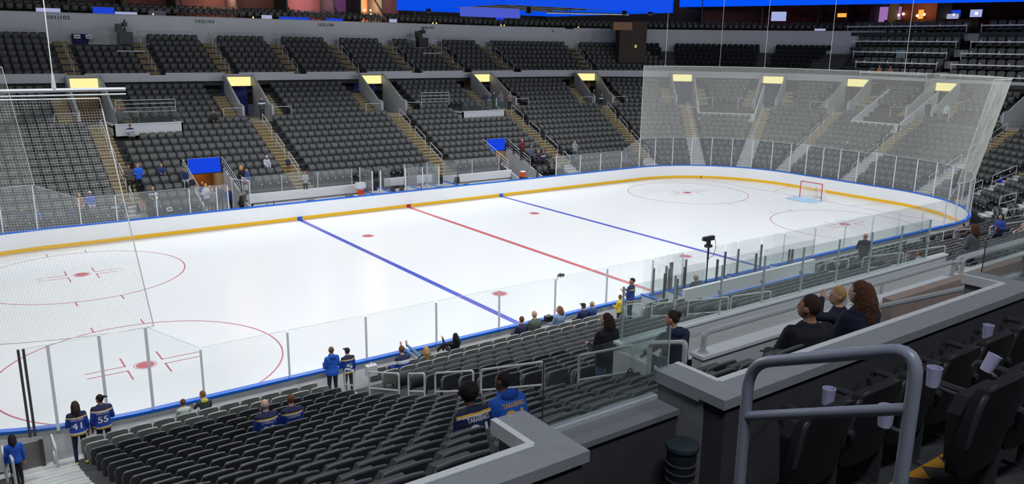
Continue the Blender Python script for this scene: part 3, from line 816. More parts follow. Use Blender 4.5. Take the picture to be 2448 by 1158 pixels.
# ------------------------------------------------------------------ tunnels with blue boards
for i, (xa, xb) in enumerate(TUN):
    r = struct(empty('tunnel'), 'players tunnel under the %s blue board' % ('first' if i == 0 else 'second'), 'tunnel')
    MB().b2(xa-.15, xb+.15, HY+.12, 21.5, .1, .3).build('walkway', M_CONC, r)
    for x in (xa-.08, xb+.08):
        mb = MB(); prof = [(14.1, .3), (14.1, 1.0), (18.9, 2.75), (21.5, 2.75), (21.5, .3)]
        mb.prism([(x-.07, y, z) for y, z in prof], (.14, 0, 0)); mb.build('side_wall', M_WALL, r)
    MB().b2(xa, xb, 18.9, 21.5, 2.45, 2.6).build('tunnel_roof', M_CONCD, r)
    MB().b2(xa, xb, 21.3, 21.4, .3, 2.5).build('tunnel_back', mat('tunnel_wood', rgb(150, 100, 50), .7, var=.4, scale=2), r)
    bd = MB().b2(xa+.25, xb-.15, 18.86, 18.95, 2.52, 3.48).build('blue_board', M_PANEL)
    tag(bd, 'plain blue board over the %s players tunnel' % ('crowded first' if i == 0 else 'second'), 'sign', 'blue boards over the tunnels')
    b = MB(); b.b2(xa+.22, xb-.12, 18.95, 19.0, 2.48, 3.5); b.build('board_back', M_WALL, bd)
    l = bpy.data.lights.new('tunnel_lamp', 'POINT'); l.energy = 25; l.color = (1, .6, .25); l.shadow_soft_size = .2
    lo = link('tunnel_lamp', l, None, ((xa+xb)/2, 20.3, 2.2))
    for x, nm in ((xa-.05, 'left'), (xb+.05, 'right')):
        handrail((x, 15.6, 1.25), (x, 19.1, 2.55), 'sloping four-bar guard rail on the %s of the %s players tunnel' % ('open side' if nm == 'left' else 'bench side', 'first' if i == 0 else 'second'), None, .95, .026, (.25, .5, .75))
# ------------------------------------------------------------------ benches on the far side
bn = struct(empty('bench_wall'), 'white bench and timekeeper walls with glass on the far side', 'wall')
bf = struct(empty('bench_floor'), 'grey floor behind the far boards', 'floor')
M_WIN = mat('dark_window', (.03, .035, .045), .15, var=.2)
for xa, xb in ((-10.5, -2.6), (4.15, 10.2)):
    MB().b2(xa, xb, 15.0, 15.25, .95, 1.52).build('upper_panel', M_WHITE, bn)
    MB().b2(xa, xb, 15.15, 15.3, .1, .95).build('lower_panel', M_WHITE, bn)
    MB().b2(xa, xb, 14.97, 15.02, .92, .96).build('edge_strip', mat('bench_trim', rgb(90, 80, 90), .5), bn)
    MB().b2(xa, xb, HY+.12, 15.2, .1, .25).build('floor_slab', M_CONC, bf)
    for x in np.arange(xa+.02, xb, 2.45): MB().b2(x-.025, x+.025, 15.1, 15.16, 1.52, 2.62).build('glass_post', M_STEEL, bn)
    for x in np.arange(xa+.02, xb-2.3, 2.45): MB().b2(x+.04, x+2.4, 15.12, 15.132, 1.52, 2.66).build('glass_pane', G_FAR, bn)
for x0, z0, z1 in ((-6.15, .42, .78), (-3.35, .42, .78), (6.1, .42, .78), (-10.2, .4, .95)):
    MB().b2(x0-.25, x0+.25, 15.1, 15.16, z0, z1).build('dark_window', M_WIN, bn)
MB().b2(-2.6, 4.15, 15.15, 15.3, .1, .9).build('back_panel', M_WHITE, bn)
MB().b2(-2.6, 4.15, HY+.12, 15.2, .1, .25).build('floor_slab', M_CONC, bf)
for xa, xb in ((-.75, .95), (1.85, 3.05)): MB().b2(xa, xb, 14.95, 15.05, 1.2, 1.76).build('white_panel', M_WHITE, bn)
for x in (-2.6, -1.2, .95, 2.55, 4.1):
    mb = MB(); mb.b2(x-.05, x+.05, HY+.11, 15.1, .2, 1.14); mb.build('partition', M_WHITE, bn)
    MB().b2(x-.07, x+.07, HY+.1, 15.1, 1.14, 1.18).build('partition_cap', M_BLUE, bn)
    MB().b2(x-.006, x+.006, HY+.3, 15.0, 1.18, 2.7).build('glass_pane', G_FAR, bn)
for x, y in ((-2.6, 13.1), (-2.0, 13.1), (-.12, 13.1), (1.22, 13.1), (2.52, 13.1), (2.62, 14.9), (.79, 14.9), (-2.6, 15)): MB().b2(x-.035, x+.035, y-.03, y+.03, 1.14, 2.68).build('glass_post', mat('white_post', (.7, .7, .7), .4), bn)
for xa, xb in ((-.1, 1.2), (1.25, 2.5)): MB().b2(xa+.04, xb-.04, HY+.06, HY+.072, 1.14, 2.72).build('glass_pane', G_FAR, bn)
# gate glass by the first tunnel
for xa, xb, ya, yb in ((-11.35, -10.75, 14.6, 13.1), (-10.75, -10.6, 13.1, 15.0)):
    mb = MB(); mb.prism([(xa, ya, 1.2), (xb, yb, 1.2), (xb, yb, 2.65), (xa, ya, 2.65)], (.01, .01, 0)); mb.build('gate_pane', G_RINK, bn)
    mb = MB(); mb.tube([(xa, ya, .9), (xa, ya, 2.7), (xb, yb, 2.7), (xb, yb, .9)], .025, 6); mb.build('gate_frame', mat('white_post', (.7,.7,.7)), bn)
# loose things on the benches
def bottle(x, y, z, m, label):
    o = MB().lathe((0, 0, 0), [(.035, 0), (.037, .02), (.037, .15), (.026, .18), (.026, .2)], 10).build('water_bottle', m, None, True); o.location = (x, y, z)
    MB().lathe((0, 0, 0), [(.022, .2), (.02, .235), (.008, .24), (.008, .27)], 8).build('cap', M_BLACK, o)
    tag(o, label, 'bottle', 'water bottles on the bench boards')
for x, c, nm in ((-9.75, (40, 130, 200), 'blue water bottle standing on the cap rail by the first bench'), (-9.35, (60, 110, 40), 'green water bottle beside the blue one on the cap rail'),
                 (-5.0, (220, 140, 50), 'orange water bottle on the first bench cap rail'), (-4.55, (70, 100, 40), 'green water bottle beside the orange one on the cap rail')):
    bottle(x, HY+.08, 1.14, mat('bottle_%d_%d' % (c[0], c[1]), rgb(*c), .4), nm)
def cooler(x, y, z, label, lid=None):
    o = empty('drink_cooler', (x, y, z))
    MB().lathe((0,0,0), [(.17,0),(.2,.03),(.21,.4),(.21,.42)], 16).build('barrel', mat('cooler_orange', rgb(240, 80, 20), .5), o, True)
    MB().lathe((0,0,0), [(.215,.42),(.215,.46),(.17,.49)], 16).build('lid', lid or M_WHITE, o, True)
    MB().b2(-.03,.03,-.25,-.19,.05,.1).build('spigot', M_WHITE, o); tag(o, label, 'cooler', 'orange drink coolers'); return o
cooler(-2.95, 14.2, .92, 'orange drink cooler under a white box at the end of the first bench')
MB().b2(-3.3,-2.65,13.9,14.5,.25,.92).build('cooler_stand', M_WHITE, bf)
bx = MB().b2(-.3,.3,-.22,.22,0,.32).build('white_box', M_WHITE); bx.location = (-2.95, 14.2, 1.42); tag(bx, 'white plastic box resting on the orange drink cooler', 'box')
MB().b2(-.31,.31,-.23,.23,.32,.36).build('lid', mat('box_lid', (.6, .62, .62), .5), bx)
cooler(10.75, 14.3, 1.0, 'orange drink cooler on a stack beside the second bench')
cooler(11.0, 13.6, .55, 'lower orange drink cooler by the tunnel gate rails')
MB().b2(10.4,11.3,13.3,14.6,.25,.55).build('cooler_stand', M_BLACK, bf); MB().b2(10.5,11.0,14.05,14.55,.55,1.0).build('cooler_stand', M_BLACK, bf)
pr = MB(); 
ringm = MB().tube([(0, .17*math.cos(2*PI*i/16), .17*math.sin(2*PI*i/16)) for i in range(17)], .045, 8).build('round_port', M_BLACK, None, True)
ringm.location = (-1.75, 14.9, 1.15); ringm.rotation_euler = (0, 0, PI/2); tag(ringm, 'black ring hung on the white partition of the timekeeper box', 'ring')
oc = None
for j, (x, y) in enumerate(((-.55, 14.0), (.25, 13.9), (2.0, 14.1), (2.9, 14.3))):
    lab = 'dark grey office chair %s in the timekeeper box' % ('by the first white panel', 'behind the middle glass post', 'before the second white panel', 'nearest the second bench')[j]
    if oc is None:
        oc = tag(empty('office_chair', (x, y, .25)), lab, 'chair', 'office chairs at the timekeeper table')
        mc = mat('chair_grey', rgb(82, 80, 80), .7)
        mb = MB(); back_mesh(mb, .48, .2, .06, .5, 1.0, .07); mb.build('backrest', mc, oc, True)
        MB().b2(-.24,.24,-.24,.22,.42,.5).build('seat', mc, oc); MB().tube([(0,0,.06),(0,0,.42)], .03, 8).build('column', M_BLACK, oc)
        mb = MB(); [mb.tube([(0,0,.08),(.26*math.cos(a),.26*math.sin(a),.03)], .02, 6) for a in np.arange(5)*2*PI/5]; mb.build('foot', M_BLACK, oc)
    else: copy_tree(oc, (x, y, .25), .5*j, lab)
# ------------------------------------------------------------------ gallery front, club rows, numbered band
gal = struct(empty('gallery_front'), 'grey gallery front panels and numbered band on the far side', 'wall')
CLUBX = [-17.25, -11.9, -6.5, -1.0, 4.4, 9.8, 15.1, 20.8]
CLUBS = CLUBX + [S1+18, S1+38, S1+58]
cuts = [(s-.55, s+.55) for s in CLUBX]
for a, b in subtract(-30, S3+60, cuts):
    mb = MB(); band_sd(mb, a, b, 15.95, 16.2, 7.95, 8.58, 0, 3.0); mb.build('front_panel', M_BAND, gal)
for a, b in cuts:
    mb = MB(); prism_sd(mb, a, b, 15.95, 16.2, 7.95, 8.36); mb.build('front_panel', M_BAND, gal)
    mb = MB(); prism_sd(mb, a-.02, b+.02, 15.92, 16.22, 8.36, 8.40); mb.build('notch_cap', M_WHITE, gal)
mb = MB(); band_sd(mb, -30, S3+60, 17.4, 17.6, 6.0, 8.1, 0, 3.0); mb.build('back_wall', M_CONCD, gal)
mb = MB(); band_sd(mb, -30, S3+60, 16.0, 17.6, 7.9, 7.97, 0, 3.0); mb.build('soffit', M_CONCD, gal)
for k in range(7):
    mb = MB(); band_sd(mb, -30, S1+74, 16.2+.85*k, 16.2+.85*(k+1)+.02, 7.6, 8.0+.42*k, 0, 3.0); mb.build('row_step', M_CONCD, gal)
mb = MB(); band_sd(mb, -30, S1+86, 23.0, 23.4, 10.4, 12.80, 0, 3.0); mb.build('number_band', M_BAND, gal)
mb = MB(); band_sd(mb, -30, S1+86, 22.94, 23.42, 12.80, 12.86, 0, 3.0); mb.build('band_cap', M_WALL, gal)
M_INK = mat('dark_lettering', rgb(58, 62, 66), .7, var=.05)
for s, t in ((-17.05, '101|102'), (-6.35, '102|103'), (4.3, '103|104'), (14.9, '104|105'), (29.2, '105|106')):
    x, y, a, b = P(min(s, S1), 22.985); x = s if s > S1 else x
    if s > S1:
        sA = S1+math.degrees(math.asin(min(1, (s-CX)/(RC+23)))); x, y, a, b = P(sA, 22.985)
    rz = math.atan2(b, a)-PI/2
    text_mesh(t, .36, .004, M_INK, 'lettering', gal, Matrix.Translation((x, y, 12.47)) @ Matrix.Rotation(rz, 4, 'Z') @ Matrix.Rotation(PI/2, 4, 'X'), 1.5)
for sA, t in ((S1+68, '106|107'), (S1+80, '107|108')):
    x, y, a, b = P(sA, 22.985); rz = math.atan2(b, a)-PI/2
    text_mesh(t, .36, .004, M_INK, 'lettering', gal, Matrix.Translation((x, y, 12.45)) @ Matrix.Rotation(rz, 4, 'Z') @ Matrix.Rotation(PI/2, 4, 'X'), 1.5)
cpos = []
alls = CLUBS
for k in range(7):
    for a, b in zip([-29]+alls, alls+[S1+80]):
        sm = (a+b)/2; d = 16.3+.85*k
        g = np.linspace(a, b, 120); pts = np.array([P(s, d+.5)[:2] for s in g]); L = np.r_[0, np.cumsum(np.hypot(*np.diff(pts, axis=0).T))]
        n = int((L[-1]-1.3)/.56)
        for j in range(n):
            s = float(np.interp(.65+((L[-1]-1.3)-n*.56)/2+(j+.5)*.56, L, g)); x, y, nx_, ny_ = P(s, d)
            if any(abs(x-cx_) < 1.4 and k > 4 for cx_ in (-15.9, -12.8, 13.3)): continue
            if x > 44.5 and y < 14.5: continue
            cpos.append((x, y, 8.0+.42*k, math.atan2(ny_, nx_)-PI/2))
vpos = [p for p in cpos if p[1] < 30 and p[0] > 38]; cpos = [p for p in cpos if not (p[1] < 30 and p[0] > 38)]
M_NBLACK = mat('near_black', (.010, .012, .014), .95, var=.5, scale=3)  # near-black finish for the seats above the far net
merged('black_seating', tm, [M_NBLACK, M_NBLACK, M_NBLACK, M_NBLACK], vpos, 'near black seats in the gallery above the far net', 'seating')
merged('club_seating', tm, [M_SEAT, M_PAD, M_SEAT, M_GLINT], cpos, 'dark club seats on the far gallery above the grey front panels', 'seating')
for i, s in enumerate(CLUBS[:9]):
    for j, (d0, d1) in enumerate(((16.6, 17.7), (18.6, 19.8), (20.6, 21.7))):
        z0 = 8.0+.494*(d0-16.2); z1 = 8.0+.494*(d1-16.2)
        handrail((*P(s, d0)[:2], z0), (*P(s, d1)[:2], z1), 'thin handrail, %s of three in the %s gallery aisle counted from the hanging net' % (('lowest', 'middle', 'top')[j], ORD[i]), 'gallery aisle handrails', .9, .022)
    st = struct(empty('aisle_stair'), 'gallery stairs in the %s aisle counted from the hanging net' % ORD[i], 'stairs')
    for k in range(7):
        mb = MB(); c = swid(s, 19, .5); prism_sd(mb, s-c, s+c, 16.2+.85*k+.4, 16.2+.85*(k+1), 8.0+.42*k, 8.21+.42*k); prism_sd(mb, s-c, s+c, 16.2+.85*k-.01, 16.2+.85*k+.4, 7.9+.42*k, 8.012+.42*k); mb.build('step', M_TAN, st)
# camera stands on the gallery
def cam_stand(x, y, z, label):
    o = empty('camera_stand', (x, y, z))
    MB().b2(-.5,.5,-.35,.35,0,.9).build('equipment_case', M_BLACK, o)
    mb = MB(); [mb.tube([(0,0,1.3),(.35*math.cos(a),.35*math.sin(a),.0)], .025, 6) for a in (0.3, 2.4, 4.5)]; mb.build('tripod', M_BLACK, o)
    MB().b2(-.14,.14,-.45,.35,1.3,1.62).build('camera_body', M_BLACK, o); MB().lathe((0,0,0), [(.07,0),(.07,.2)], 10).build('lens', M_BLACK, o).location = (0, -.2, 1.62)
    MB().b2(-.62,-.2,-.3,.3,.9,1.5).build('monitor_case', M_BLACK, o)
    tag(o, label, 'camera', 'broadcast camera stands'); return o
cam_stand(-12.85, 34.2, 10.6, 'dark broadcast camera stand on the gallery above the first platform')
cam_stand(13.3, 34.2, 10.6, 'dark broadcast camera stand on the gallery below the 104 number')
for x, lab in ((-12.9, 'first'), (13.3, 'second')):
    tag(MB().b2(x-1.0, x+1.0, 32.3, 32.6, 10.05, 10.12).build('white_counter', M_WALLW), 'pale counter ledge in front of the %s gallery camera stand' % lab, 'counter')
tag(MB().b2(-16.4, -15.3, 35.2, 35.3, 10.5, 11.3).build('blue_table_cloth', mat('table_blue', rgb(28, 28, 88), .8)), 'dark blue draped table on the gallery near the 101 number', 'table')
for x, lab in ((-16.1, 'first'), (-15.3, 'second'), (14.9, 'third')):
    o = MB().b2(-.22,.22,-.02,.02,0,.3).build('paper_sign', M_WALLW); o.location = (x, 34.7, 10.95); tag(o, 'small white paper sign, the %s on the gallery tables' % lab, 'sign')
    MB().b2(-.15,.15,-.024,-.02,.1,.16).build('print_line', M_INK, o); MB().b2(-.02,.02,0,.2,-.2,0).build('stand', M_BLACK, o)
# ------------------------------------------------------------------ upper levels behind the band
sui = struct(empty('suite_level'), 'dark suites with lit walls above the numbered band', 'suites')
def sd_box(name, mt, s0, s1, d0, d1, z0, z1, parent=sui, step=3.0):
    mb = MB(); band_sd(mb, s0, s1, d0, d1, z0, z1, 0, step); return mb.build(name, mt, parent)
M_DK = mat('suite_dark', rgb(38, 30, 34), .9, var=.4, scale=.7)
M_DKR = mat('suite_red_wall', rgb(58, 26, 24), .9, var=.4, scale=.7)
sd_box('suite_floor', M_CONCD, -34, S1+86, 23.4, 29, 12.5, 12.7)
SE = S1+86
# back wall in panels of their own colour
seg = [(-34,-24,(70,56,52)),(-24,-16,(78,61,56)),(-16,-12,(84,59,59)),(-12,-8,(122,70,63)),(-8,-3,(105,77,70)),(-3,1.5,(147,94,77)),(1.5,6,(157,105,98)),(6,8.7,(210,122,192)),(8.7,11,(235,157,122)),(11,14.5,(192,122,122)),(14.5,24,(52,49,52)),(24,36.95,(45,42,45)),
       (S1+15,S1+45,(52,42,45)),(S1+45,S1+56,(91,52,49)),(S1+56,S1+66,(105,42,38)),(S1+66,S1+71,(91,52,45)),(S1+71,S1+75,(105,49,45)),(S1+75,S1+78,(210,140,210)),(S1+78,S1+86,(98,45,42))]
for i, (a, b, c) in enumerate(seg):
    sd_box('wall_panel', mat('suite_panel_%d_%d_%d' % c, rgb(*c), .85, var=.25, scale=1.2), a+.05, b-.05, 28.0, 28.2, 12.7, 17)
    sd_box('partition', mat('partition_grey', rgb(84, 80, 78), .8), b-.06, b+.06, 24.8, 28.0, 12.7, 16.5)
sd_box('suite_ceiling', M_DK, -34, SE, 24, 29, 17, 17.2)
for i, s in enumerate(np.arange(-26, 34, 4.6)):
    mb = MB(); mb.tube([(*P(min(s,S1+9), 23.5)[:2], 12.9), (*P(min(s,S1+9), 26.5)[:2], 15.2)], .07, 6); mb.build('slope_rail', mat('partition_grey', rgb(84,80,78)), sui)
# suite chairs
spos = []
for r_, (d, z) in enumerate(((23.9, 12.7), (24.9, 12.95))):
    s = -33.0
    while s < S1+84:
        x, y, a, b = P(s, d); spos.append((x, y, z, math.atan2(b, a)-PI/2)); s += .62 if s < S1 else .62*57.3/(RC+24)
merged('suite_seating', tm, [M_SEAT, M_PAD, M_SEAT, M_SEAT], spos, 'dark seats in the suites above the numbered band', 'seating')
# lit lamps, screens and painted LED reflections in the suites
def emis(name, c, e): return mat('glow_'+name, rgb(*c), emit=e)
LW = emis('warm', (255, 214, 150), 6.0); LO = emis('orange', (236, 150, 60), 1.6)
def lamp_at(x, y, z, label, grp, m=LW, r=.09):
    o = MB().lathe((0,0,0), [(.02,-r),(r*.8,-r*.6),(r,0),(r*.8,r*.6),(.03,r)], 10).build('globe_lamp', m, None, True); o.location = (x, y, z)
    MB().lathe((0,0,0), [(.03,r),(.03,r+.06)], 8).build('lamp_cap', M_BLACK, o); tag(o, label, 'lamp', grp); return o
def screen(s, d, z, w, h, m, label, name='wall_screen', cat='screen', grp=None):
    x, y, a, b = P(s, d); o = MB().b2(-w/2,w/2,-.03,.03,-h/2,h/2).build(name, m, None); o.location = (x, y, z); o.rotation_euler = (0,0,math.atan2(b,a)-PI/2)
    MB().b2(-w/2-.04,w/2+.04,.03,.07,-h/2-.04,h/2+.04).build('frame', M_BLACK, o); tag(o, label, cat, grp); return o
BL = emis('blue', (30, 70, 230), .8); WH = emis('white', (190, 195, 240), .7); LIL = emis('lilac', (170, 120, 190), .8); TVW = emis('tv', (170, 180, 235), .9)
for s, d, z, w, h, m, t in ((-17.6, 23.45, 13.0, 1.6, .28, WH, 'pale painted reflection of LED lettering low in the suites above 101'), (-13.8, 23.45, 13.1, 1.5, .5, BL, 'bright blue painted LED reflection in the suites above the first camera stand'),  # glowing strips along the band top paint LED ribbon reflections in suite glass
    (-12.2, 23.45, 12.95, 1.6, .2, WH, 'white painted LED reflection just past the bright blue one'), (-9.9, 23.45, 13.0, 1.3, .4, mat('grey_banner', rgb(96,90,110)), 'grey patterned panel at the end of the white painted reflection'),
    (1.6, 23.45, 12.98, 2.8, .2, BL, 'blue painted LED reflection in the suites above 103'), (5.4, 23.45, 12.98, 1.6, .2, BL, 'shorter blue painted LED reflection above 104'), (-.9, 23.45, 13.02, .9, .3, WH, 'small white painted reflection of lettering above the 102 number'), (11.4, 23.45, 13.05, .8, .3, WH, 'small white painted reflection of lettering beside the scoreboard edge'),
    (27, 25.0, 13.6, 1.0, .4, BL, 'dark blue screen in the suites under the scoreboard'), (S1+58.6, 27.9, 14.5, 1.6, 1.0, TVW, 'bright television with a white emblem on the red suite wall'), (S1+69.2, 27.9, 14.6, 1.1, .4, LO, 'red orange neon strip by the lilac wall'),
    (S1+76.4, 27.8, 14.4, 2.6, 2.0, LIL, 'lilac lit wall panel in the far suites'), (S1+81.5, 27.9, 14.6, .5, .9, LO, 'amber lit doorway strip in the far suites'), (S1+67, 23.6, 12.95, 1.1, .25, WH, 'pale strip light at the end of the suites'), (S1+87, 27, 14.2, 1.1, .7, WH, 'pale screen beside the loge ledges')):
    screen(s, d, z, w, h, m, t)
x, y, a, b = P(S1+58.6, 27.84); rz = math.atan2(b, a)-PI/2
for i, (s, z, n) in enumerate(((8.9, 14.1, 4), (10.9, 13.7, 3), (11.9, 13.7, 3), (10.9, 14.1, 3), (11.9, 14.1, 3))):
    for j in range(1 if i else n): lamp_at(s+j*.45, HY+27.2, z, 'warm globe lamp, %s of the %s cluster in the orange suite' % (ORD[j], ORD[i]), 'warm globe lamps in the suites', LW)
l = bpy.data.lights.new('suite_lamp', 'POINT'); l.energy = 320; l.color = (1, .62, .35); l.shadow_soft_size = .3; link('suite_lamp', l, None, (9.8, HY+26.0, 14.6))
l = bpy.data.lights.new('suite_lamp', 'POINT'); l.energy = 220; l.color = (.9, .5, .6); l.shadow_soft_size = .3; link('suite_lamp', l, None, (4.0, HY+26.0, 14.8))
l = bpy.data.lights.new('suite_lamp', 'POINT'); l.energy = 220; l.color = (1, .5, .4); l.shadow_soft_size = .3; link('suite_lamp', l, None, (-4.0, HY+26.0, 14.8))
for i, s in enumerate((-10.2, -2.1, 15.8, 16.2, 24.0, 24.4, 33.0)):
    x, y, a, b = P(s if s < S1 else S1+math.degrees(math.asin((s-CX)/(RC+23.45))), 23.45); lamp_at(x, y, 12.95, 'tiny warm step light, %s along the suite ledge from the net' % ORD[i], 'tiny step lights along the suites', emis('step', (255, 200, 120), 2.0), .07)
# corner tower
tw = struct(empty('corner_tower'), 'dark brown tower at the far corner of the gallery', 'tower')
MB().box((35.0, 28.2, 11.4), (2.9, 1.6, 4.2), -.5).build('tower_wall', mat('tower_brown', rgb(66, 58, 52), .9, var=.3, scale=.6), tw)
MB().box((33.6, 28.2, 13.0), (2.0, .8, .8), -.5).build('tower_box', mat('tower_tan', rgb(150, 112, 86), .8, var=.15), tw)
MB().box((34.9, 27.36, 11.0), (.2, .1, .3), -.5).build('tower_light', emis('green', (190, 210, 90), .8), tw)
# club corner row steps behind the goal
M_NBLACK2 = mat('near_black', (.010, .012, .014), .95, var=.5, scale=3)
for k in range(7):
    mb = MB(); band_sd(mb, S1+74, S3+40, 16.2+.85*k, 16.2+.85*(k+1)+.02, 7.6, 7.9+.36*k, 0, 3.0); mb.build('row_step', M_CONCD, gal)
# loge boxes with white ledges
lg = struct(empty('loge_tier'), 'stepped loge boxes with white ledges and the lounge bar', 'loges')
LEDG = [(46.0, 8.94, 8.6), (47.5, 9.87, 10.1), (49.0, 10.82, 11.4), (50.5, 11.84, 12.7), (52.0, 13.3, 14.2)]
wing = None; nwing = 0
def wing_chair():
    o = empty('loge_chair')
    mb = MB(); back_mesh(mb, .60, .2, .1, .42, 1.18, .14); mb.build('backrest', M_PAD, o, True)
    MB().b2(-.27,.27,-.28,.22,.36,.47).build('seat', M_PAD, o)
    for x in (-.31, .31): MB().b2(x-.03,x+.03,-.2,.25,.0,.62).build('armrest', M_SEAT, o)
    return o
RW = ['lowest', 'second', 'third', 'fourth', 'top']
for i, (x, z, y0) in enumerate(LEDG):
    for ya, yb, nm in ((y0, 2.2, 'before'), (1.0, -14, 'past')):
        MB().b2(x, x+.30, yb, ya, z-.09, z).build('ledge', M_WHITE, lg)
        MB().b2(x+.3, x+1.55, yb, ya, z-1.25, z-.75).build('loge_floor', M_CONCD, lg)
        MB().b2(x+.06, x+.12, yb, ya, z-.95, z-.62).build('ledge_panel', M_CONCD, lg)
        for y in (ya-.05, yb+.05): MB().b2(x+.1, x+.16, y-.03, y+.03, z-1.0, z+.15).build('ledge_post', M_RAIL, lg)
        y = ya-.5; cn = 0
        while y > yb+.3:
            if inframe(x+.9, y, z) is not None:
                cn += 1; lab = 'dark padded loge chair behind the %s white ledge, %s %s the steps' % (RW[i], ORD[min(cn-1, 19)], nm); gr = 'loge chairs behind the %s ledge %s the steps' % (RW[i], nm)
                if wing is None: wing = wing_chair(); wing.location = (x+.95, y, z-.75); wing.rotation_euler = (0, 0, -PI/2); tag(wing, lab, 'chair', gr)
                else: copy_tree(wing, (x+.95, y, z-.75), -PI/2, lab, gr)
                if nwing % 3 == 0:
                    c = MB().lathe((0,0,0), [(.04,0),(.05,.12),(.05,.125)], 10).build('paper_cup', M_WHITE); c.location = (x+.15, y-.35, z); tag(c, 'white paper cup on the %s loge ledge, by the %s chair %s the steps' % (RW[i], ORD[min(cn-1, 19)], nm), 'cup', 'paper cups on the %s loge ledge %s the steps' % (RW[i], nm)); MB().lathe((0,0,0), [(.053,.12),(.053,.135)], 10).build('rim', M_WHITE, c)
                nwing += 1
            y -= .78
for i in range(5):
    x, z, _ = LEDG[i]
    MB().b2(x-.1, x+1.5, .98, 2.22, z-1.4, z-.75).build('loge_step', M_CONC, lg)
    handrail((x, 1.9, z-.75), (x+1.2, 1.9, z-.2), 'thin dark handrail on the loge steps at the %s ledge' % RW[i], 'handrails on the loge steps', .9, .02, (.5,), mat('dull_rail', rgb(80, 80, 84), .5))
MB().b2(54.0, 54.2, -16, 14.5, 9, 13.1).build('back_wall', M_DK, lg)
MB().b2(53.5, 60, -16, 14.5, 12.9, 13.1).build('bar_floor', M_DK, lg)
MB().b2(59.5, 59.8, -20, 16, 13, 17.5).build('bar_wall', M_DKR, lg)
for i, y in enumerate((12.6, 11.9, 11.4, 9.9, 9.2, 7.0, 6.2, 4.1)): lamp_at(57.5, y, 14.45+.1*(i % 3), 'bright warm bulb, %s in the row over the lounge bar' % ORD[i], 'warm bulbs over the lounge bar', emis('bulb', (255, 224, 170), 9), .13)
for y, m, w, t in ((6.6, BL, 1.0, 'blue television over the lounge bar'), (4.6, TVW, 1.1, 'pale television over the lounge bar'), (-6.5, BL, 2.4, 'wide blue glowing wall at the far end of the lounge')):
    o = MB().b2(-.03,.03,-w/2,w/2,-.35,.35).build('wall_screen', m); o.location = (58.5, y, 14.6); tag(o, t, 'screen'); MB().b2(.03,.08,-w/2-.04,w/2+.04,-.4,.4).build('frame', M_BLACK, o)
MB().b2(56.8, 57.4, 3.5, 13, 13.1, 14.05).build('bar_counter', mat('bar_wood', rgb(120, 74, 36), .6, var=.2), lg)
l = bpy.data.lights.new('bar_and_fill_lamp', 'POINT'); l.energy = 120; l.color = (1, .65, .3); l.shadow_soft_size = .3; link('bar_and_fill_lamp', l, None, (56.5, 9, 15.2))
l = bpy.data.lights.new('bar_and_fill_lamp', 'POINT'); l.energy = 260; l.color = (1, .5, .38); l.shadow_soft_size = .3; link('bar_and_fill_lamp', l, None, (54.5, 34, 15.8))  # unseen lamp added to brighten the red suite panels, away from the bar
mb = MB()
for i in range(10):
    mb.box((54.3, 13.6-i*.75, 13.52+.03*(i % 2)), (.5, .7, .05), .0)
mb.build('booth_top', mat('booth_cover', rgb(150, 150, 170), .6), lg)
tag(MB().b2(49.02,49.06,6.0,6.9,10.25,11.0).build('glass_placard', mat('placard', rgb(120, 140, 155), .3)), 'pale blue placard on the third loge ledge', 'sign')
# ------------------------------------------------------------------ scoreboard and ribbon board
sb = empty('scoreboard', (0, 0, 12.62))
X0, X1, Y0, Y1, T = -5.25, 5.3, -5.5, 4.2, 5.0
MB().b2(X0, X1, Y0-.0, Y0+.12, 0, T).build('screen_face', M_SCR, sb); MB().b2(X0, X0+.12, Y0, Y1, 0, T).build('screen_face', M_SCR, sb)
MB().b2(X0, X1, Y1-.12, Y1, .0, T).build('screen_face', M_SCR, sb); MB().b2(X1-.12, X1, Y0, Y1, 0, T).build('screen_face', M_SCR, sb)
MB().b2(X0+.12, X1-.12, Y0+.12, Y1-.12, .6, .8).build('underside', M_BLACK, sb)
mb = MB()
for x in np.arange(X0+.6, X1, 1.5): mb.tube([(x, Y0+.2, .35), (x, Y1-.2, .35)], .05, 6)
for y in np.arange(Y0+.6, Y1, 1.5): mb.tube([(X0+.2, y, .3), (X1-.2, y, .3)], .05, 6)
mb.build('truss', mat('truss_grey', rgb(92, 92, 96), .5, .5), sb)
MB().prism([(-1.9, 3.2, -.22), (2.1, 3.2, -.22), (2.3, 3.6, .6), (-1.7, 3.6, .6)], (0, .08, 0)).build('inner_screen', M_SCR2, sb)
MB().tube([(1.0, -.6, -.02), (5.0, -2.6, -.02)], .05, 8).build('light_tube', mat('tube_grey', rgb(200, 205, 200), .5), sb)
for x, y in ((.5, .3), (4.3, -3.0), (5.0, -4.2), (-3.8, 3.4)): MB().lathe((x, y, -.05), [(.05, .4), (.12, .2), (.14, 0), (.1, -.04)], 10).build('hanging_speaker', M_BLACK, sb)
MB().tube([(2.6, -.6, .3), (2.6, -.6, -.75)], .02, 6).build('hanging_rod', M_BLACK, sb); MB().b2(2.35, 2.85, -.66, -.54, -.82, -.74).build('rod_bar', M_BLACK, sb)
MB().tube([(0, 0, T), (0, 0, T+6)], .06, 8).build('hoist_cable', M_BLACK, sb)
tag(sb, 'square blue-screened scoreboard hanging over centre ice', 'scoreboard')
rb = MB().prism([(46.0, 36, 15.55), (46.0, -20, 14.62), (46.0, -20, 17.5), (46.0, 36, 17.5)], (.2, 0, 0)).build('ribbon_board', mat('ribbon_blue', rgb(0, 82, 252), emit=1.0))
tag(rb, 'long bright blue ribbon board across the upper deck front', 'screen')
MB().b2(46.2, 48, -20, 36, 15.7, 17.5).build('deck_front', M_CONCD, rb)
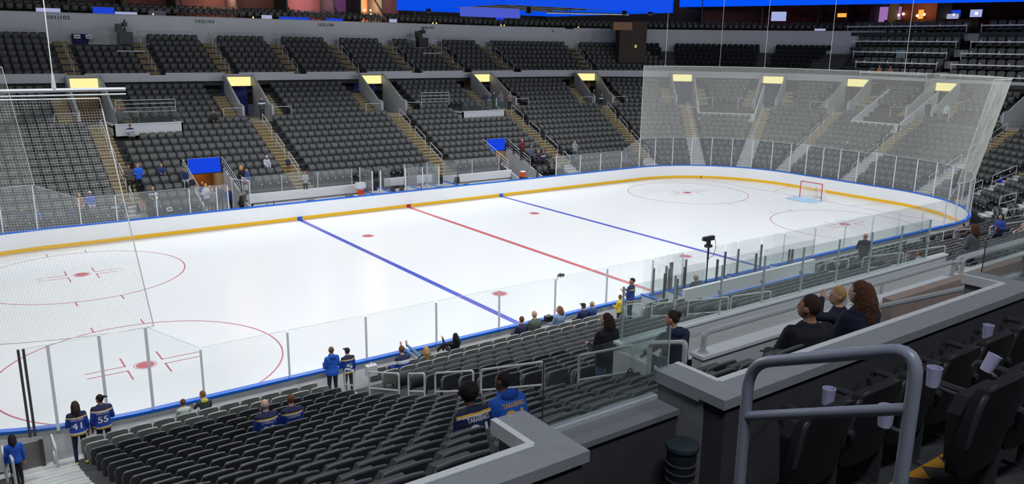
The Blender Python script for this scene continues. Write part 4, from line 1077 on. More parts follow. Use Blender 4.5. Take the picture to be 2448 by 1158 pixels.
# thin hanging cables in front of the far end
mb = None
for i, (x, y, zt) in enumerate(((31, 12.8, 9.4), (30.9, 8, 9.4), (30.9, 2, 9.4), (30.9, -4, 9.4), (24.5, 13.1, 9.4))):
    o = MB().tube([(0, 0, 0), (0, 0, 8)], .012, 5).build('hanging_cable', M_NET); o.location = (x, y, zt)
    MB().lathe((0,0,0), [(.03,0),(.03,.1),(.01,.14)], 8).build('cable_clamp', M_STEEL, o)
    tag(o, 'thin steel cable above the far net, %s' % ('over the first netted sign', 'over the second netted sign', 'before the loge ledges', 'in front of the loge ledges', 'at the free edge by the tower')[i], 'cable', 'cables of the far net')
# ------------------------------------------------------------------ near side: penalty boxes
pb = struct(empty('penalty_box_wall'), 'white penalty box wall with dark glass posts on the near side', 'wall')
pfl = struct(empty('penalty_box_floor'), 'floor of the penalty boxes', 'floor')
MB().b2(-3.6, 4.7, -15.35, -15.2, .1, 1.98).build('back_wall', M_WHITE, pb)
MB().b2(-3.6, 4.7, -15.4, -15.15, 1.36, 1.42).build('blue_strip', M_BLUE, pb)
MB().b2(-3.6, 4.7, -15.2, -HY-.12, .1, .3).build('floor_slab', M_CONC, pfl)
for x in (-3.6, -2.3, 1.7, 4.7):
    MB().b2(x-.04, x+.04, -15.2, -HY-.12, .3, 1.2).build('partition', M_WHITE, pb)
    MB().b2(x-.06, x+.06, -15.2, -HY-.12, 1.2, 1.25).build('partition_cap', M_BLUE, pb)
    MB().b2(x-.006, x+.006, -15.1, -HY-.2, 1.25, 2.75).build('glass_pane', G_RINK, pb)
for x, y, z0, z1 in ((-2.94,-13.05,1.1,2.2), (-2.3,-13.3,1.1,2.15), (-2.2,-13.05,1.1,2.18), (-1.96,-13.05,1.14,2.3), (-1.88,-13.05,1.14,2.3), (-1.04,-13.05,1.14,2.3), (1.46,-13.05,1.14,2.28), (2.34,-13.05,1.14,2.28), (3.96,-13.05,1.14,2.27),
        (-3.62,-14.3,1.2,2.4), (-3.0,-14.4,1.0,2.1), (-2.4,-14.2,1.2,2.45), (-1.3,-14.9,1.0,2.75), (1.0,-15.0,1.2,2.7), (4.65,-14.2,1.2,2.2), (4.72,-14.0,1.2,2.15)):
    MB().b2(x-.035, x+.035, y-.035, y+.035, z0, z1).build('dark_post', mat('bronze_post', rgb(84, 80, 80), .4, var=.1), pb)
for a_, b_ in ((-2.9, -2.0), (-1.85, -1.08), (-1.0, 1.42), (1.5, 2.3), (2.38, 3.92), (4.0, 5.55)):
    MB().b2(a_, b_, -HY-.076, -HY-.064, 1.14, 2.62).build('glass_pane', G_RINK, pb)
for a_, b_ in ((-3.55, -2.4), (-1.2, .9), (1.1, 4.6)):
    MB().b2(a_, b_, -15.28, -15.268, 1.98, 2.9).build('glass_pane', G_RINK, pb)
for x, y, lab in ((-2.0, -14.75, 'orange bucket at the penalty box corner by the dark coat man'), (4.35, -14.7, 'orange bucket at the far end of the penalty box')):
    o = MB().lathe((0,0,0), [(.13,0),(.16,.35),(.165,.36)], 14).build('orange_bucket', mat('cooler_orange', rgb(240,80,20)), None, True); o.location = (x, y, .95)
    MB().lathe((0,0,0), [(.168,.34),(.168,.37)], 14).build('rim', M_WHITE, o); MB().b2(-.05,.05,-.17,-.15,.1,.2).build('print_patch', M_WHITE, o); tag(o, lab, 'bucket', None)
    MB().b2(x-.25, x+.25, y-.22, y+.22, .3, .95).build('bucket_stand', M_WHITE, pfl)
# pole camera
pc = empty('pole_camera', (-.35, -13.6, .3))
MB().tube([(0,0,0),(0,0,2.55)], .03, 8).build('pole', M_BLACK, pc); MB().tube([(0,0,2.0),(0,0,2.5)], .04, 8).build('collar', M_BLACK, pc)
mb = MB(); mb.b2(-.16,.12,-.1,.1,2.55,2.66); mb.build('pan_head', M_BLACK, pc)
MB().b2(-.30,.26,-.08,.08,2.84,3.02).build('camera_body', M_BLACK, pc); MB().b2(-.1,.05,-.06,.06,2.66,2.86).build('bracket', M_BLACK, pc)
MB().b2(-.38,-.3,-.06,.06,2.86,3.0).build('lens_hood', M_BLACK, pc)
MB().tube([(.26,0,2.95),(.42,0,2.75),(.46,0,2.45),(.36,0,2.15),(.05,0,2.05)], .012, 6).build('cable', M_BLACK, pc)
tag(pc, 'black camera on a tall thin pole in the penalty box', 'camera')
gc = empty('glass_camera', (-8.02, -13.1, 2.66)); MB().tube([(0,0,-.1),(0,0,.06),(.2,.1,.09),(.28,.15,.02)], .012, 6).build('bracket', M_BLACK, gc); MB().b2(.2,.42,.1,.22,-.08,.02).build('camera_body', M_BLACK, gc)
tag(gc, 'small black camera clipped on top of the near glass', 'camera')
# gate at the near end zone corner
gt = struct(empty('rink_gate'), 'grey rink gate and pale landing at the near end zone', 'gate')
MB().b2(-25.35, -24.75, -HY-.2, -HY-.13, .1, 1.05).build('gate_panel', mat('gate_grey', rgb(110, 108, 104), .6, var=.2), gt)
MB().b2(-24.8, -24.72, -HY-.26, -HY-.12, .1, 1.1).build('gate_post', M_DPOST, gt)
MB().b2(-30, -23.9, -15.0, -HY-.12, .0, .35).build('landing', M_WSTEP, gt)
for A, B, t in (((-25.6,-13.5,.35), (-25.6,-14.2,.35), 'curved steel handrail nearest the rink gate'), ((-24.55,-13.5,.35), (-24.55,-14.3,.35), 'curved steel handrail beside the jersey wearers'),
                ((-25.5,-14.9,.7), (-25.5,-16.0,1.1), 'steel handrail behind the child in the blue coat'), ((-25.4,-13.3,.35), (-25.4,-14.9,.9), 'dark slanted rail on the gate stairs')):
    handrail(A, B, t, None, .95, .03, (.5,), M_DPOST if 'dark' in t else None)
ds = MB().lathe((0,0,0), [(.16,0),(.16,.004)], 20).build('round_floor_sign', M_BLACK); ds.location = (-24.3, -14.6, .356); tag(ds, 'black round floor sticker with a gold mark at the gate landing', 'sticker')
MB().prism([(-.06,.02,.0045),(.0,-.06,.0045),(.06,.02,.0045),(.04,.04,.0045),(0,-.02,.0045),(-.04,.04,.0045)], (0,0,.001)).build('gold_mark', M_YELLOW, ds)
for x in (-24.6, -24.2): MB().b2(x-.12, x+.12, -14.95, -14.75, .351, .353).build('yellow_edge', M_YELLOW, gt)
# ------------------------------------------------------------------ near platform with folding chairs, box front wall
npf = struct(empty('near_platform'), 'pale near platform with glass front and white box wall', 'platform')
MB().b2(-17.15, -6.5, -29.0, -25.95, 5.75, 5.95).build('platform_floor', M_WSTEP, npf)
MB().b2(-17.25, -6.5, -26.0, -25.9, 4.4, 6.12).build('front_wall', M_WALLW, npf)
MB().b2(-17.3, -6.5, -26.05, -25.88, 6.12, 6.16).build('front_ledge', M_WHITE, npf)
MB().b2(-17.3, -17.15, -27.1, -25.9, 4.4, 6.02).build('end_wall', M_WALLW, npf)
xs = np.arange(-17.2, -6.4, 1.22)
for i, x in enumerate(xs):
    if i: MB().b2(xs[i-1]+.01, x-.01, -25.98, -25.966, 6.16, 7.1).build('glass_pane', G_BOX, npf)
    MB().b2(x-.006, x+.006, -25.99, -25.95, 6.16, 7.1).build('glass_joint', G_EDGE, npf); MB().b2(x-.03, x+.03, -26.0, -25.93, 6.55, 6.62).build('glass_clamp', M_STEEL, npf)
MB().b2(-17.25, -17.236, -27.08, -25.95, 6.02, 6.75).build('glass_pane', G_BOX, npf)
MB().b2(-19.15, -6.5, -29.3, -29.15, 6.2, 7.40).build('box_front_wall', M_WALLW, npf)
MB().b2(-19.17, -6.5, -29.33, -29.12, 7.40, 7.44).build('wall_cap', M_WHITE, npf)
MB().b2(-19.3, -6.5, -31.6, -29.2, 6.7, 6.9).build('box_floor', M_WSTEP, npf)
MB().b2(-16.2, -10.0, -29.9, -29.75, 6.9, 7.75).build('side_wall', mat('warm_wall', rgb(170, 150, 140), .8), npf)
nr = 0
for xa, xb in ((-19.05, -16.2), (-15.9, -13.2), (-12.9, -9.4)):
    handrail((xa, -29.22, 7.44), (xb, -29.22, 7.44), 'level grey rail on the box front wall, %s' % ('in front of the dark jacket man' if nr == 0 else ('beyond the long haired woman' if nr == 1 else 'furthest along')), 'rails on the box front wall', .24, .034, ()); nr += 1
for i, (xa, xb, y, z) in enumerate(((-15.8, -12.6, -29.0, 7.2), (-12.4, -8.0, -28.9, 7.2), (-11.9, -8.8, -27.4, 6.3))):
    handrail((xa, y, z-.6), (xb, y, z-.6), 'grey steel rail behind the folding chairs, %s' % ('nearest the box' if i == 0 else ('further along' if i == 1 else 'low on the platform')), 'rails behind the platform chairs', .95, .03, (.3, .6))
handrail((-16.9, -29.9, 7.0), (-16.0, -31.0, 7.5), 'sloping grey rail beside the long haired woman', None, .75, .036, ())
for j, x in enumerate((-17.2, -16.6, -16.05, -15.0, -14.45, -13.6, -12.6, -11.4, -10.3)):
    copy_tree(fc, (x+.1, -28.1, 5.95), PI, 'black folding chair on the near platform, %s past the navy coat person' % ORD[j], 'folding chairs on the near platform')
MB().b2(-18.9, -17.15, -29.0, -26.9, 5.4, 5.95).build('platform_floor', M_WSTEP, npf)
handrail((-18.55, -27.9, 6.05), (-19.05, -28.95, 6.5), 'thick steel handrail in front of the platform end, by the seated man with backpack', None, .98, .034, (.5,))
bxc = copy_tree(fc, (-20.35, -30.55, 7.15), PI, 'black folding chair empty beside the concrete pillar', 'folding chairs in the box')
# ------------------------------------------------------------------ gallery wall in front of the camera
M_CAP = mat('grey_stone_cap', (0.34, 0.35, 0.37), .55, var=.12, scale=9, bump=.1)
M_LITLIP = mat('lit_edge_paint', (0.82, 0.83, 0.83), .5, var=.05)  # white strip paints the ice light along the cap's front edge
M_DWALL = mat('dark_gallery_wall', (0.055, 0.052, 0.062), .8, var=.3, scale=3)
M_PIL = mat('gallery_pillar', (0.22, 0.225, 0.24), .7, var=.1, scale=3)
gw = struct(empty('gallery_wall'), 'dark gallery wall with grey stone cap in front of the viewer', 'wall')
gfl = struct(empty('gallery_floor'), 'dark gallery steps with amber edges', 'floor')
ZC = 8.65
def wall_seg(xa, xb, retl, retr):
    MB().b2(xa+.04, xb-.04, -31.90, -31.72, 7.0, ZC-.09).build('wall_face', M_DWALL, gw)
    MB().b2(xa, xb, -31.92, -31.70, ZC-.07, ZC).build('stone_cap', M_CAP, gw)
    MB().b2(xa+(.23 if retl else 0), xb-(.23 if retr else 0), -31.70, -31.645, ZC-.09, ZC+.004).build('lit_cap_lip', M_LITLIP, gw)
    for ok, x0, x1 in ((retl, xa, xa+.23), (retr, xb-.23, xb)):
        if ok:
            MB().b2(x0, x1, -31.70, -31.28, ZC-.09, ZC).build('return_cap', M_CAP, gw)
            MB().b2(x0+.03, x1-.03, -31.72, -31.30, 7.0, ZC-.09).build('return_pillar', M_PIL, gw)
            xi = x1-.0 if ok == retl and x0 == xa else x0
            MB().b2(xi-.022, xi+.022, -31.68, -31.28, ZC-.09, ZC+.003).build('lit_cap_lip', M_LITLIP, gw)
wall_seg(-31, -23.22, False, True); wall_seg(-22.05, -17.3, True, True); wall_seg(-16.15, -11.6, True, True); wall_seg(-10.4, -4, True, True)
for xa, xb in ((-23.22, -22.05), (-17.3, -16.15), (-11.6, -10.4)):
    MB().b2(xa, xb, -31.52, -31.34, 7.0, 8.40).build('low_wall', M_DWALL, gw); MB().b2(xa, xb, -31.54, -31.33, 8.40, 8.44).build('low_cap', M_PIL, gw)
    MB().b2(xa, xb, -31.33, -31.27, 8.40, 8.47).build('glass_channel', M_STEEL, gw)
    MB().b2(xa+.14, xb+.12, -31.307, -31.293, 8.47, 8.96).build('glass_pane', G_BOX, gw)
    for x, m_ in ((xa+.14, M_DPOST), (xb+.12, M_LITLIP)): MB().b2(x-.003, x+.003, -31.304, -31.296, 8.47, 8.96).build('glass_edge', m_, gw)
# floor of the gallery rows
def carpet():
    m = bpy.data.materials.new('zigzag_floor'); m.use_nodes = True; nt = m.node_tree; b = nt.nodes['Principled BSDF']; b.inputs['Roughness'].default_value = .8
    tc = nt.nodes.new('ShaderNodeTexCoord'); sep = nt.nodes.new('ShaderNodeSeparateXYZ'); nt.links.new(tc.outputs['Object'], sep.inputs[0])
    nz = nt.nodes.new('ShaderNodeTexNoise'); nz.inputs['Scale'].default_value = 9; nt.links.new(tc.outputs['Object'], nz.inputs['Vector'])
    rp = nt.nodes.new('ShaderNodeValToRGB'); rp.color_ramp.elements[0].color = (.018, .018, .022, 1); rp.color_ramp.elements[1].color = (.06, .062, .06, 1)
    nt.links.new(nz.outputs[0], rp.inputs[0]); nt.links.new(rp.outputs[0], b.inputs['Base Color']); return m
M_CARP = carpet()
M_HAZ = mat('amber_step_edge', rgb(196, 134, 30), .7, var=.25, scale=8)
for k in range(4):
    y0 = -31.94-.84*k; z = 7.87+.42*k
    MB().b2(-31, -8, y0-.86, y0, z-.4, z).build('gallery_step', M_CARP, gfl)
    mb = MB()
    for i in range(34):
        x = -24.0+i*.22; mb.prism([(x, y0-.01, z+.002), (x+.11, y0-.13, z+.002), (x+.22, y0-.01, z+.002)], (0, 0, .003))
    
    if k == 1: o = mb.build('amber_edge', M_HAZ, gfl); o['kind'] = 'stuff'
# club seats nearby
cs = None
M_PADC = mat('club_seat_fabric', (0.012, 0.012, 0.015), .75, var=.35, scale=4)
M_SEATC = mat('club_seat_shell', (0.05, 0.052, 0.06), .45, var=.2)
n = 0
for k in range(3):
    for i in range(16):
        x = -21.72+.56*i+(.0, .28, .12)[k]; y0 = -31.94-.84*k+.12; z = 7.87+.42*k
        if inframe(x, y0-.5, z+.75) is None and inframe(x, y0-.5, z+.4) is None: continue
        if k == 2 and inframe(x, y0-.5, z+.75) < 1.6: continue
        lab = 'dark club seat, %s gallery row, %s from the blue-grey handrail' % (ORD[k], ORD[i])
        if cs is None:
            cs = empty('club_seat'); a = MB(); back_mesh(a, .53, .50, .10, .30, .88, .07); a.build('backrest', M_PADC, cs, True)
            a = MB(); a.tube(rounded([(-.25, .60, .5), (-.262, .66, .86), (.262, .66, .86), (.25, .60, .5)], .12, 5), .016, 6); a.build('back_rim', M_SEATC, cs, True)
            a = MB(); pan_mesh(a, .46); a.build('seat_pan', M_PADC, cs)
            a = MB(); a.tube(rounded([(-.28, .66, .60), (-.28, .15, .60), (-.28, .13, .56)], .05), .024, 8); a.build('armrest', M_SEATC, cs, True)
            a = MB(); leg_mesh(a, 0, -.28); a.build('leg', M_SEATC, cs)
            cs.location = (x, y0, z); cs.rotation_euler = (0, 0, PI); tag(cs, lab, 'seat', 'club seats of the %s gallery row' % ORD[k])
        else: copy_tree(cs, (x, y0, z), PI, lab, 'club seats of the %s gallery row' % ORD[k])
M_CUP = mat('lavender_cup', rgb(196, 190, 226), .6, var=.04)
for i, (x, y, z, t) in enumerate(((-21.43, -32.27, 8.60, 'pale lavender cup holder on the first club seat, inside the handrail frame'), (-19.19, -32.27, 8.60, 'pale lavender cup holder furthest up the first club row'),
        (-20.95, -33.0, 8.98, 'pale blue tilted cup holder above the wavy seat backs'), (-22.12, -33.02, 8.95, 'pale cup holder half hidden by the handrail post'), (-21.5, -32.95, 9.0, 'pale cup holder peeking past the top bend of the handrail'))):
    o = MB().lathe((0,0,0), [(.036,0),(.043,.11),(.044,.115),(.038,.115),(.034,.02)], 14).build('cup_holder', M_CUP, None, True); o.location = (x, y, z)
    if 'tilted' in t: o.rotation_euler = (.25, .3, 0)
    MB().tube([(0,.03,.02),(0,-.06,.0),(.06,-.12,-.03)], .012, 6).build('arm', M_SEATC, o); tag(o, t, 'cup holder')
# the handrail in front of the camera
M_PIPE = mat('blue_grey_rail', (0.28, 0.30, 0.37), .35, var=.06, scale=8)
hr = empty('gallery_handrail', (-23.76, -33.62, 8.7))
A = Vector((0.05, .31, 0)); B = Vector((-.02, -.32, .05)); At = Vector((.07, .33, 1.06)); Bt = Vector((.015, -.30, 1.335))
MB().tube(rounded([A, At, Bt, B], .10, 6), .0215, 14).build('top_rail', M_PIPE, hr, True)
MB().tube([A*.2+At*.8+Vector((0,0,.0)), B*.15+Bt*.85], .019, 12).build('mid_rail', M_PIPE, hr, True)
fl = MB(); fl.lathe(tuple(A), [(.05,0),(.05,.012)], 12); fl.lathe(tuple(B), [(.05,0),(.05,.012)], 12); fl.build('flange', M_PIPE, hr)
tag(hr, 'large blue-grey pipe handrail close to the viewer with a mid bar', 'handrail')
# bin
bi = empty('waste_bin', (-22.25, -31.76, 7.90))
MB().lathe((0,0,0), [(.085,0),(.092,.02),(.10,.40),(.10,.41),(.095,.41),(.08,.02)], 24).build('bucket', mat('bin_blue', (.016, .02, .028), .5, var=.2), bi, True)
MB().lathe((0,0,0), [(.112,.405),(.116,.42),(.112,.435),(.09,.445),(.02,.45),(.0,.45)], 24).build('lid', mat('bin_lid', (.035, .05, .06), .4), bi, True)
mb = MB(); [mb.lathe((0,0,0), [(.099+.002*q, .12+.06*q),(.101+.002*q, .13+.06*q)], 20) for q in range(4)]; mb.build('rib', mat('bin_rib', (.09, .09, .10), .5), bi)
tag(bi, 'small dark waste bin with a round lid at the foot of the pillar', 'bin')
# ------------------------------------------------------------------ people
SKIN = {'l': mat('skin_light', rgb(206, 158, 134), .6, var=.08), 't': mat('skin_tan', rgb(176, 124, 98), .6, var=.08), 'd': mat('skin_dark', rgb(98, 66, 50), .6, var=.08)}
HAIRC = {'br': (52, 34, 26), 'bk': (20, 17, 17), 'bl': (190, 150, 92), 'db': (120, 86, 56), 'au': (92, 56, 38), 'gr': (150, 140, 130), 'or': (214, 150, 70), 'rb': (104, 62, 40)}
_cm = {}
def cmat(c):
    if c not in _cm: _cm[c] = mat('cloth_%d_%d_%d' % c, rgb(*c), .85, var=.14, scale=5)
    return _cm[c]
NAVY = (28, 34, 72); RBLUE = (28, 62, 152); GOLD = (226, 176, 70); WHT = (214, 216, 222); BLK = (24, 24, 28); JEAN = (62, 82, 112); GREY = (116, 118, 120); KHA = (170, 156, 132)
class Body:
    def __init__(s): s.mb = MB(); s.pr = []
    def limb(s, a, b, r0, r1, z, n=10):
        a = Vector(a); b = Vector(b); d = (b-a); L = d.length
        if L < 1e-5: return
        u = d/L; pts = []; rs = []
        for t in (-.95, -.6, 0): pts.append(a+u*r0*t); rs.append(r0*math.sqrt(max(.02, 1-t*t)))
        for t in (.5,): pts.append(a+d*t); rs.append((r0+r1)/2)
        for t in (0, .6, .95): pts.append(b+u*r1*t); rs.append(r1*math.sqrt(max(.02, 1-t*t)))
        s.mb.tube(pts, 1, n, rs=rs); s.pr.append(('c', z, np.array(a), np.array(b), r0, r1))
    def ell(s, c, r, z, R=None, n=12, m=8):
        c = Vector(c); V = []; F = []
        R = R or Matrix.Identity(3)
        for i in range(1, m):
            ph = PI*i/m
            for j in range(n):
                th = 2*PI*j/n; V.append(c+R@Vector((r[0]*math.sin(ph)*math.cos(th), r[1]*math.sin(ph)*math.sin(th), r[2]*math.cos(ph))))
        V += [c+R@Vector((0,0,r[2])), c+R@Vector((0,0,-r[2]))]; k = n*(m-1)
        for i in range(m-2):
            for j in range(n): F.append((i*n+j, (i+1)*n+j, (i+1)*n+(j+1)%n, i*n+(j+1)%n))
        for j in range(n): F.append((k, j, (j+1)%n)); F.append((k+1, (m-2)*n+(j+1)%n, (m-2)*n+j))
        s.mb.add(V, F); s.pr.append(('e', z, np.array(c), np.array(r, float), np.array(R)))
    def loft(s, rings, z, M3, org, n=18):
        V = []; F = []
        for (zz, rx, ry, cy) in rings:
            for j in range(n):
                t = 2*PI*j/n; cx, sx = math.cos(t), math.sin(t); e = .82
                V.append(org+M3@Vector((rx*math.copysign(abs(cx)**e, cx), cy+ry*math.copysign(abs(sx)**e, sx), zz)))
        for i in range(len(rings)-1):
            for j in range(n): F.append((i*n+j, i*n+(j+1)%n, (i+1)*n+(j+1)%n, (i+1)*n+j))
        F.append(tuple(range(n-1,-1,-1))); F.append(tuple((len(rings)-1)*n+j for j in range(n)))
        s.mb.add(V, F); s.pr.append(('l', z, rings, np.array(M3), np.array(org)))
    def zones(s, X):
        best = np.full(len(X), 1e9); lab = np.zeros(len(X), int)
        for p in s.pr:
            if p[0] == 'c':
                a, b = p[2], p[3]; ab = b-a; t = np.clip(((X-a)@ab)/(ab@ab), 0, 1)
                d = np.linalg.norm(X-a-t[:, None]*ab, axis=1)-(p[4]+(p[5]-p[4])*t)
            elif p[0] == 'e':
                q = (X-p[2])@p[4]/p[3]; d = (np.linalg.norm(q, axis=1)-1)*p[3].min()
            else:
                q = (X-p[4])@p[3]; zs = [r[0] for r in p[2]]
                rx = np.interp(q[:, 2], zs, [r[1] for r in p[2]]); ry = np.interp(q[:, 2], zs, [r[2] for r in p[2]]); cyy = np.interp(q[:, 2], zs, [r[3] for r in p[2]])
                d = (np.sqrt((q[:, 0]/rx)**2+((q[:, 1]-cyy)/ry)**2)-1)*np.minimum(rx, ry)
                d = np.maximum(d, np.maximum(zs[0]-q[:, 2], q[:, 2]-zs[-1]))
            m = d < best-1e-6; best[m] = d[m]; lab[m] = p[1]
        return lab
def remeshed(me, vox, smooth=2, fac=.5):
    o = bpy.data.objects.new('tmp', me); TMP.collection.objects.link(o)
    m = o.modifiers.new('r', 'REMESH'); m.mode = 'VOXEL'; m.voxel_size = vox
    if smooth: q = o.modifiers.new('s', 'SMOOTH'); q.iterations = smooth; q.factor = fac
    r = tmp_eval(o); bpy.data.objects.remove(o); return r
ARMS = {  # upper-arm and forearm directions (x outward, y forward, z up)
 'down': ((.18, -.02, -1), (.05, .22, -1)), 'front': ((.22, .10, -1), (-.25, .95, .10)), 'cross': ((.3, .25, -1), (-.95, .45, .15)), 'phone': ((.15, .25, -1), (-.35, .8, .55)),
 'lap': ((.2, .35, -1), (-.25, .95, -.25)), 'up': ((.75, .35, .15), (-.75, .1, .75)), 'knees': ((.15, .75, -.65), (-.1, .8, -.45)), 'back': ((.35, -.3, -1), (.1, .1, -1)), 'hip': ((.6, -.15, -1), (-.75, .35, -.35)), 'rest': ((.3, .3, -1), (.05, 1, .05)), 'reach': ((.3, .8, -.5), (-.2, .9, .3))}
def person(name, loc, rz, H=1.75, pose='stand', shirt=BLK, pants=JEAN, shoes=BLK, skin='l', hair='br', hs='short', arms=('down', 'down'), lean=0.0, yaw=0.0, pitch=0.0, fem=False, bulk=.0,
           jersey=None, back=None, num=None, cap=None, label='', group=None, vox=.02, sleeves=True, hem=None, feet=None, lcol=WHT, stripes=None, shorts=False, hood=None):
    s = H/1.715; kid = H < 1.45 and pose != 'sit' or (pose == 'sit' and H < 1.5)
    B = Body(); V3 = lambda x, y, z: Vector((x, y, z))*s
    hipz = .92 if pose == 'stand' else .53/s if pose == 'sit' else .92
    org = V3(0, 0, hipz)
    M3 = Matrix.Rotation(-lean, 3, 'X')
    w = (.92 if fem else 1.0); b = bulk
    rings = [(-.10, .155*(1.06 if fem else 1)+b, .112+b, .0), (0, .168*(1.04 if fem else 1)+b, .118+b, 0), (.12, .152*w+b, .108+b, .005), (.24, .150*w+b, .106+b, .005), (.36, .176*w+b, .118+b*.8, .0), (.45, .188*w+b*.6, .108+b*.5, -.005), (.50, .150*w, .086, -.01), (.545, .080, .066, -.005)]
    rings = [tuple(v*s for v in r) for r in rings]
    B.loft(rings, 1, M3, org)
    T = lambda x, y, z: org+M3@V3(x, y, z)
    B.limb(T(0, -.005, .50), T(0, .01, .60), .058*s, .052*s, 0)
    hk = 1.12 if kid else 1.0
    HR = M3 @ Matrix.Rotation(yaw, 3, 'Z') @ Matrix.Rotation(-pitch, 3, 'X') if pose != 'lie' else Matrix.Rotation(yaw, 3, 'Z')
    nb = T(0, .0, .58); hc = nb+HR@(V3(0, .025, .10)*hk)
    hp = lambda x, y, z: hc+HR@(V3(x, y, z)*hk)
    S_ = s*hk
    B.ell(hc, (.077*S_, .096*S_, .112*S_), 0, HR); B.ell(hp(0, .028, -.055), (.058*S_, .066*S_, .062*S_), 0, HR)
    B.limb(hp(0, .084, .010), hp(0, .098, -.026), .009*S_, .014*S_, 0, 8)
    for sg in (-1, 1): B.ell(hp(sg*.078, -.005, -.01), (.014*S_, .026*S_, .034*S_), 0, HR)
    az = 1 if sleeves else 0
    for sg, a in ((-1, arms[0]), (1, arms[1])):
        u, f = ARMS[a]; u = Vector((sg*u[0], u[1], u[2])).normalized(); f = Vector((sg*f[0], f[1], f[2])).normalized()
        u = M3@u; f = M3@f
        sh = T(sg*.178*w, -.005, .445); el = sh+u*.285*s; wr = el+f*.245*s
        B.limb(sh, el, (.060+b*.4)*s, (.048+b*.4)*s, 1); B.limb(el, wr, (.046+b*.4)*s, (.033+b*.3)*s, 1 if sleeves else 0)
        if not sleeves: B.limb(sh, sh+(el-sh)*.75, .064*s, .06*s, 1)
        side = f.cross(Vector((0, 0, 1))); side = side.normalized() if side.length > .1 else Vector((sg, 0, 0)); nrm = side.cross(f).normalized()
        pc = wr+f*.055*s; Rm = Matrix((side, nrm, f)).transposed()
        B.ell(pc, (.040*s, .018*s, .052*s), 0, Rm, 10, 6)
        for q in range(4):
            o = pc+side*((q-1.5)*.021*s)+f*.035*s; L = (.062, .072, .068, .054)[q]*s; k1 = o+f*L*.55-nrm*.006*s; B.limb(o, k1, .0092*s, .0086*s, 0, 6); B.limb(k1, k1+(f*.8-nrm*.6).normalized()*L*.5, .0086*s, .0075*s, 0, 6)
        o = wr+f*.02*s-side*sg*.025*s; k1 = o+(f*.6-side*sg*.8).normalized()*.04*s; B.limb(o, k1, .011*s, .010*s, 0, 6); B.limb(k1, k1+(f*.9-side*sg*.3).normalized()*.03*s, .010*s, .008*s, 0, 6)
    for sg in (-1, 1):
        hp_ = org+V3(sg*.088, 0, -.03)
        if pose == 'stand':
            kn = V3(sg*.105, .02, .48); an = V3(sg*.115, -.02, .085)
        elif pose == 'walk':
            kn = V3(sg*.10, .06+sg*.12, .49); an = V3(sg*.10, sg*.22-.05, .10)
        elif pose == 'sit':
            kn = org+V3(sg*.11, .42, .0); an = Vector((sg*.12*s, org.y+.40*s, .075*s))
        else:   # feet: explicit targets in metres (knee, ankle)
            kn = Vector((sg*feet[0][0], feet[0][1], feet[0][2])); an = Vector((sg*feet[1][0], feet[1][1], feet[1][2]))
        B.limb(hp_, kn, .088*s, .058*s, 2); B.limb(kn, kn+(an-kn)*.45, .056*s, .052*s, 2); B.limb(kn+(an-kn)*.35, an, .054*s, .038*s, 0 if shorts else 2)
        td = Vector((0, 1, 0)) if pose != 'lie' else Vector((0, .25, 1)).normalized()
        fz = -(.045 if pose != 'lie' else 0)*s
        B.limb(an+Vector((0, 0, fz))-td*.05*s, an+Vector((0, 0, fz))+td*.14*s, .042*s, .036*s, 3)
    me0 = B.mb.mesh('body', SKIN[skin]); me = remeshed(me0, vox*s if kid else vox)
    mats = [SKIN[skin], cmat(shirt), cmat(pants), cmat(shoes) if isinstance(shoes, tuple) else SKIN[skin], cmat(GOLD), cmat(WHT), cmat(NAVY), cmat(hem or shirt)]
    me.materials.clear()
    for m in mats: me.materials.append(m)
    n = len(me.polygons); X = np.zeros(n*3); me.polygons.foreach_get('center', X); X = X.reshape(-1, 3)
    lab = B.zones(X)
    if jersey:
        q = (X-np.array(org))@np.array(M3)/s; tor = (lab == 1)
        inz = lambda a, b_: tor & (q[:, 2] > a) & (q[:, 2] < b_) & (np.abs(q[:, 0]) < .24)
        up = .05 if lean > .4 else 0
        lab[inz(-.12, -.075)] = 6; lab[inz(-.075, -.035)] = 4; lab[inz(-.035, -.005)] = 5
        lab[tor & (q[:, 2] > .418+up)] = 6; lab[inz(.392+up, .418+up) & (q[:, 1] < .03)] = 4; lab[inz(.376+up, .392+up) & (q[:, 1] < .03)] = 5
    if stripes == 'band':
        q = (X-np.array(org))@np.array(M3)/s; tor = (lab == 1); lab[tor & (q[:, 2] > .30) & (q[:, 2] < .40)] = 5; lab[tor & (q[:, 2] >= .40)] = 6
    me.polygons.foreach_set('material_index', lab.astype(np.int32)); me.polygons.foreach_set('use_smooth', np.ones(n, bool)); me.update()
    o = link(name, me, None, loc, rz)
    # hair, cap, face
    hm = cmat(HAIRC[hair]); hb = Body()
    if hs != 'bald':
        hb.ell(hp(0, -.018, .022), (.084*S_, .094*S_, .106*S_), 0, HR, 14, 10)
        if hs == 'afro':
            hb.ell(hp(0, -.015, .05), (.118*S_, .118*S_, .115*S_), 0, HR, 14, 10)
        if hs == 'balding': hb = Body(); hb.ell(hp(0, -.03, -.01), (.083*S_, .078*S_, .075*S_), 0, HR)
        if hs in ('long', 'curly', 'mid', 'vlong'):
            L = {'vlong': .52, 'long': .34, 'curly': .30, 'mid': .17}[hs]; wd = {'vlong': .10, 'long': .085, 'curly': .105, 'mid': .085}[hs]
            hb.limb(hp(0, -.05, .02), hp(0, -.085, -.10), wd*S_, (wd+.008)*S_, 0, 14); hb.limb(hp(0, -.085, -.10), hc+HR@(V3(0, -.10, -.2)*hk)+Vector((0, -.05 if hs == 'vlong' else 0, -(L-.2)*S_)), (wd+.008)*S_, wd*.55*S_, 0, 14)
            for sg in (-1, 1): hb.limb(hp(sg*.065, -.02, .0), hp(sg*.078, -.03, -L*.75), .036*S_, .028*S_, 0, 8)
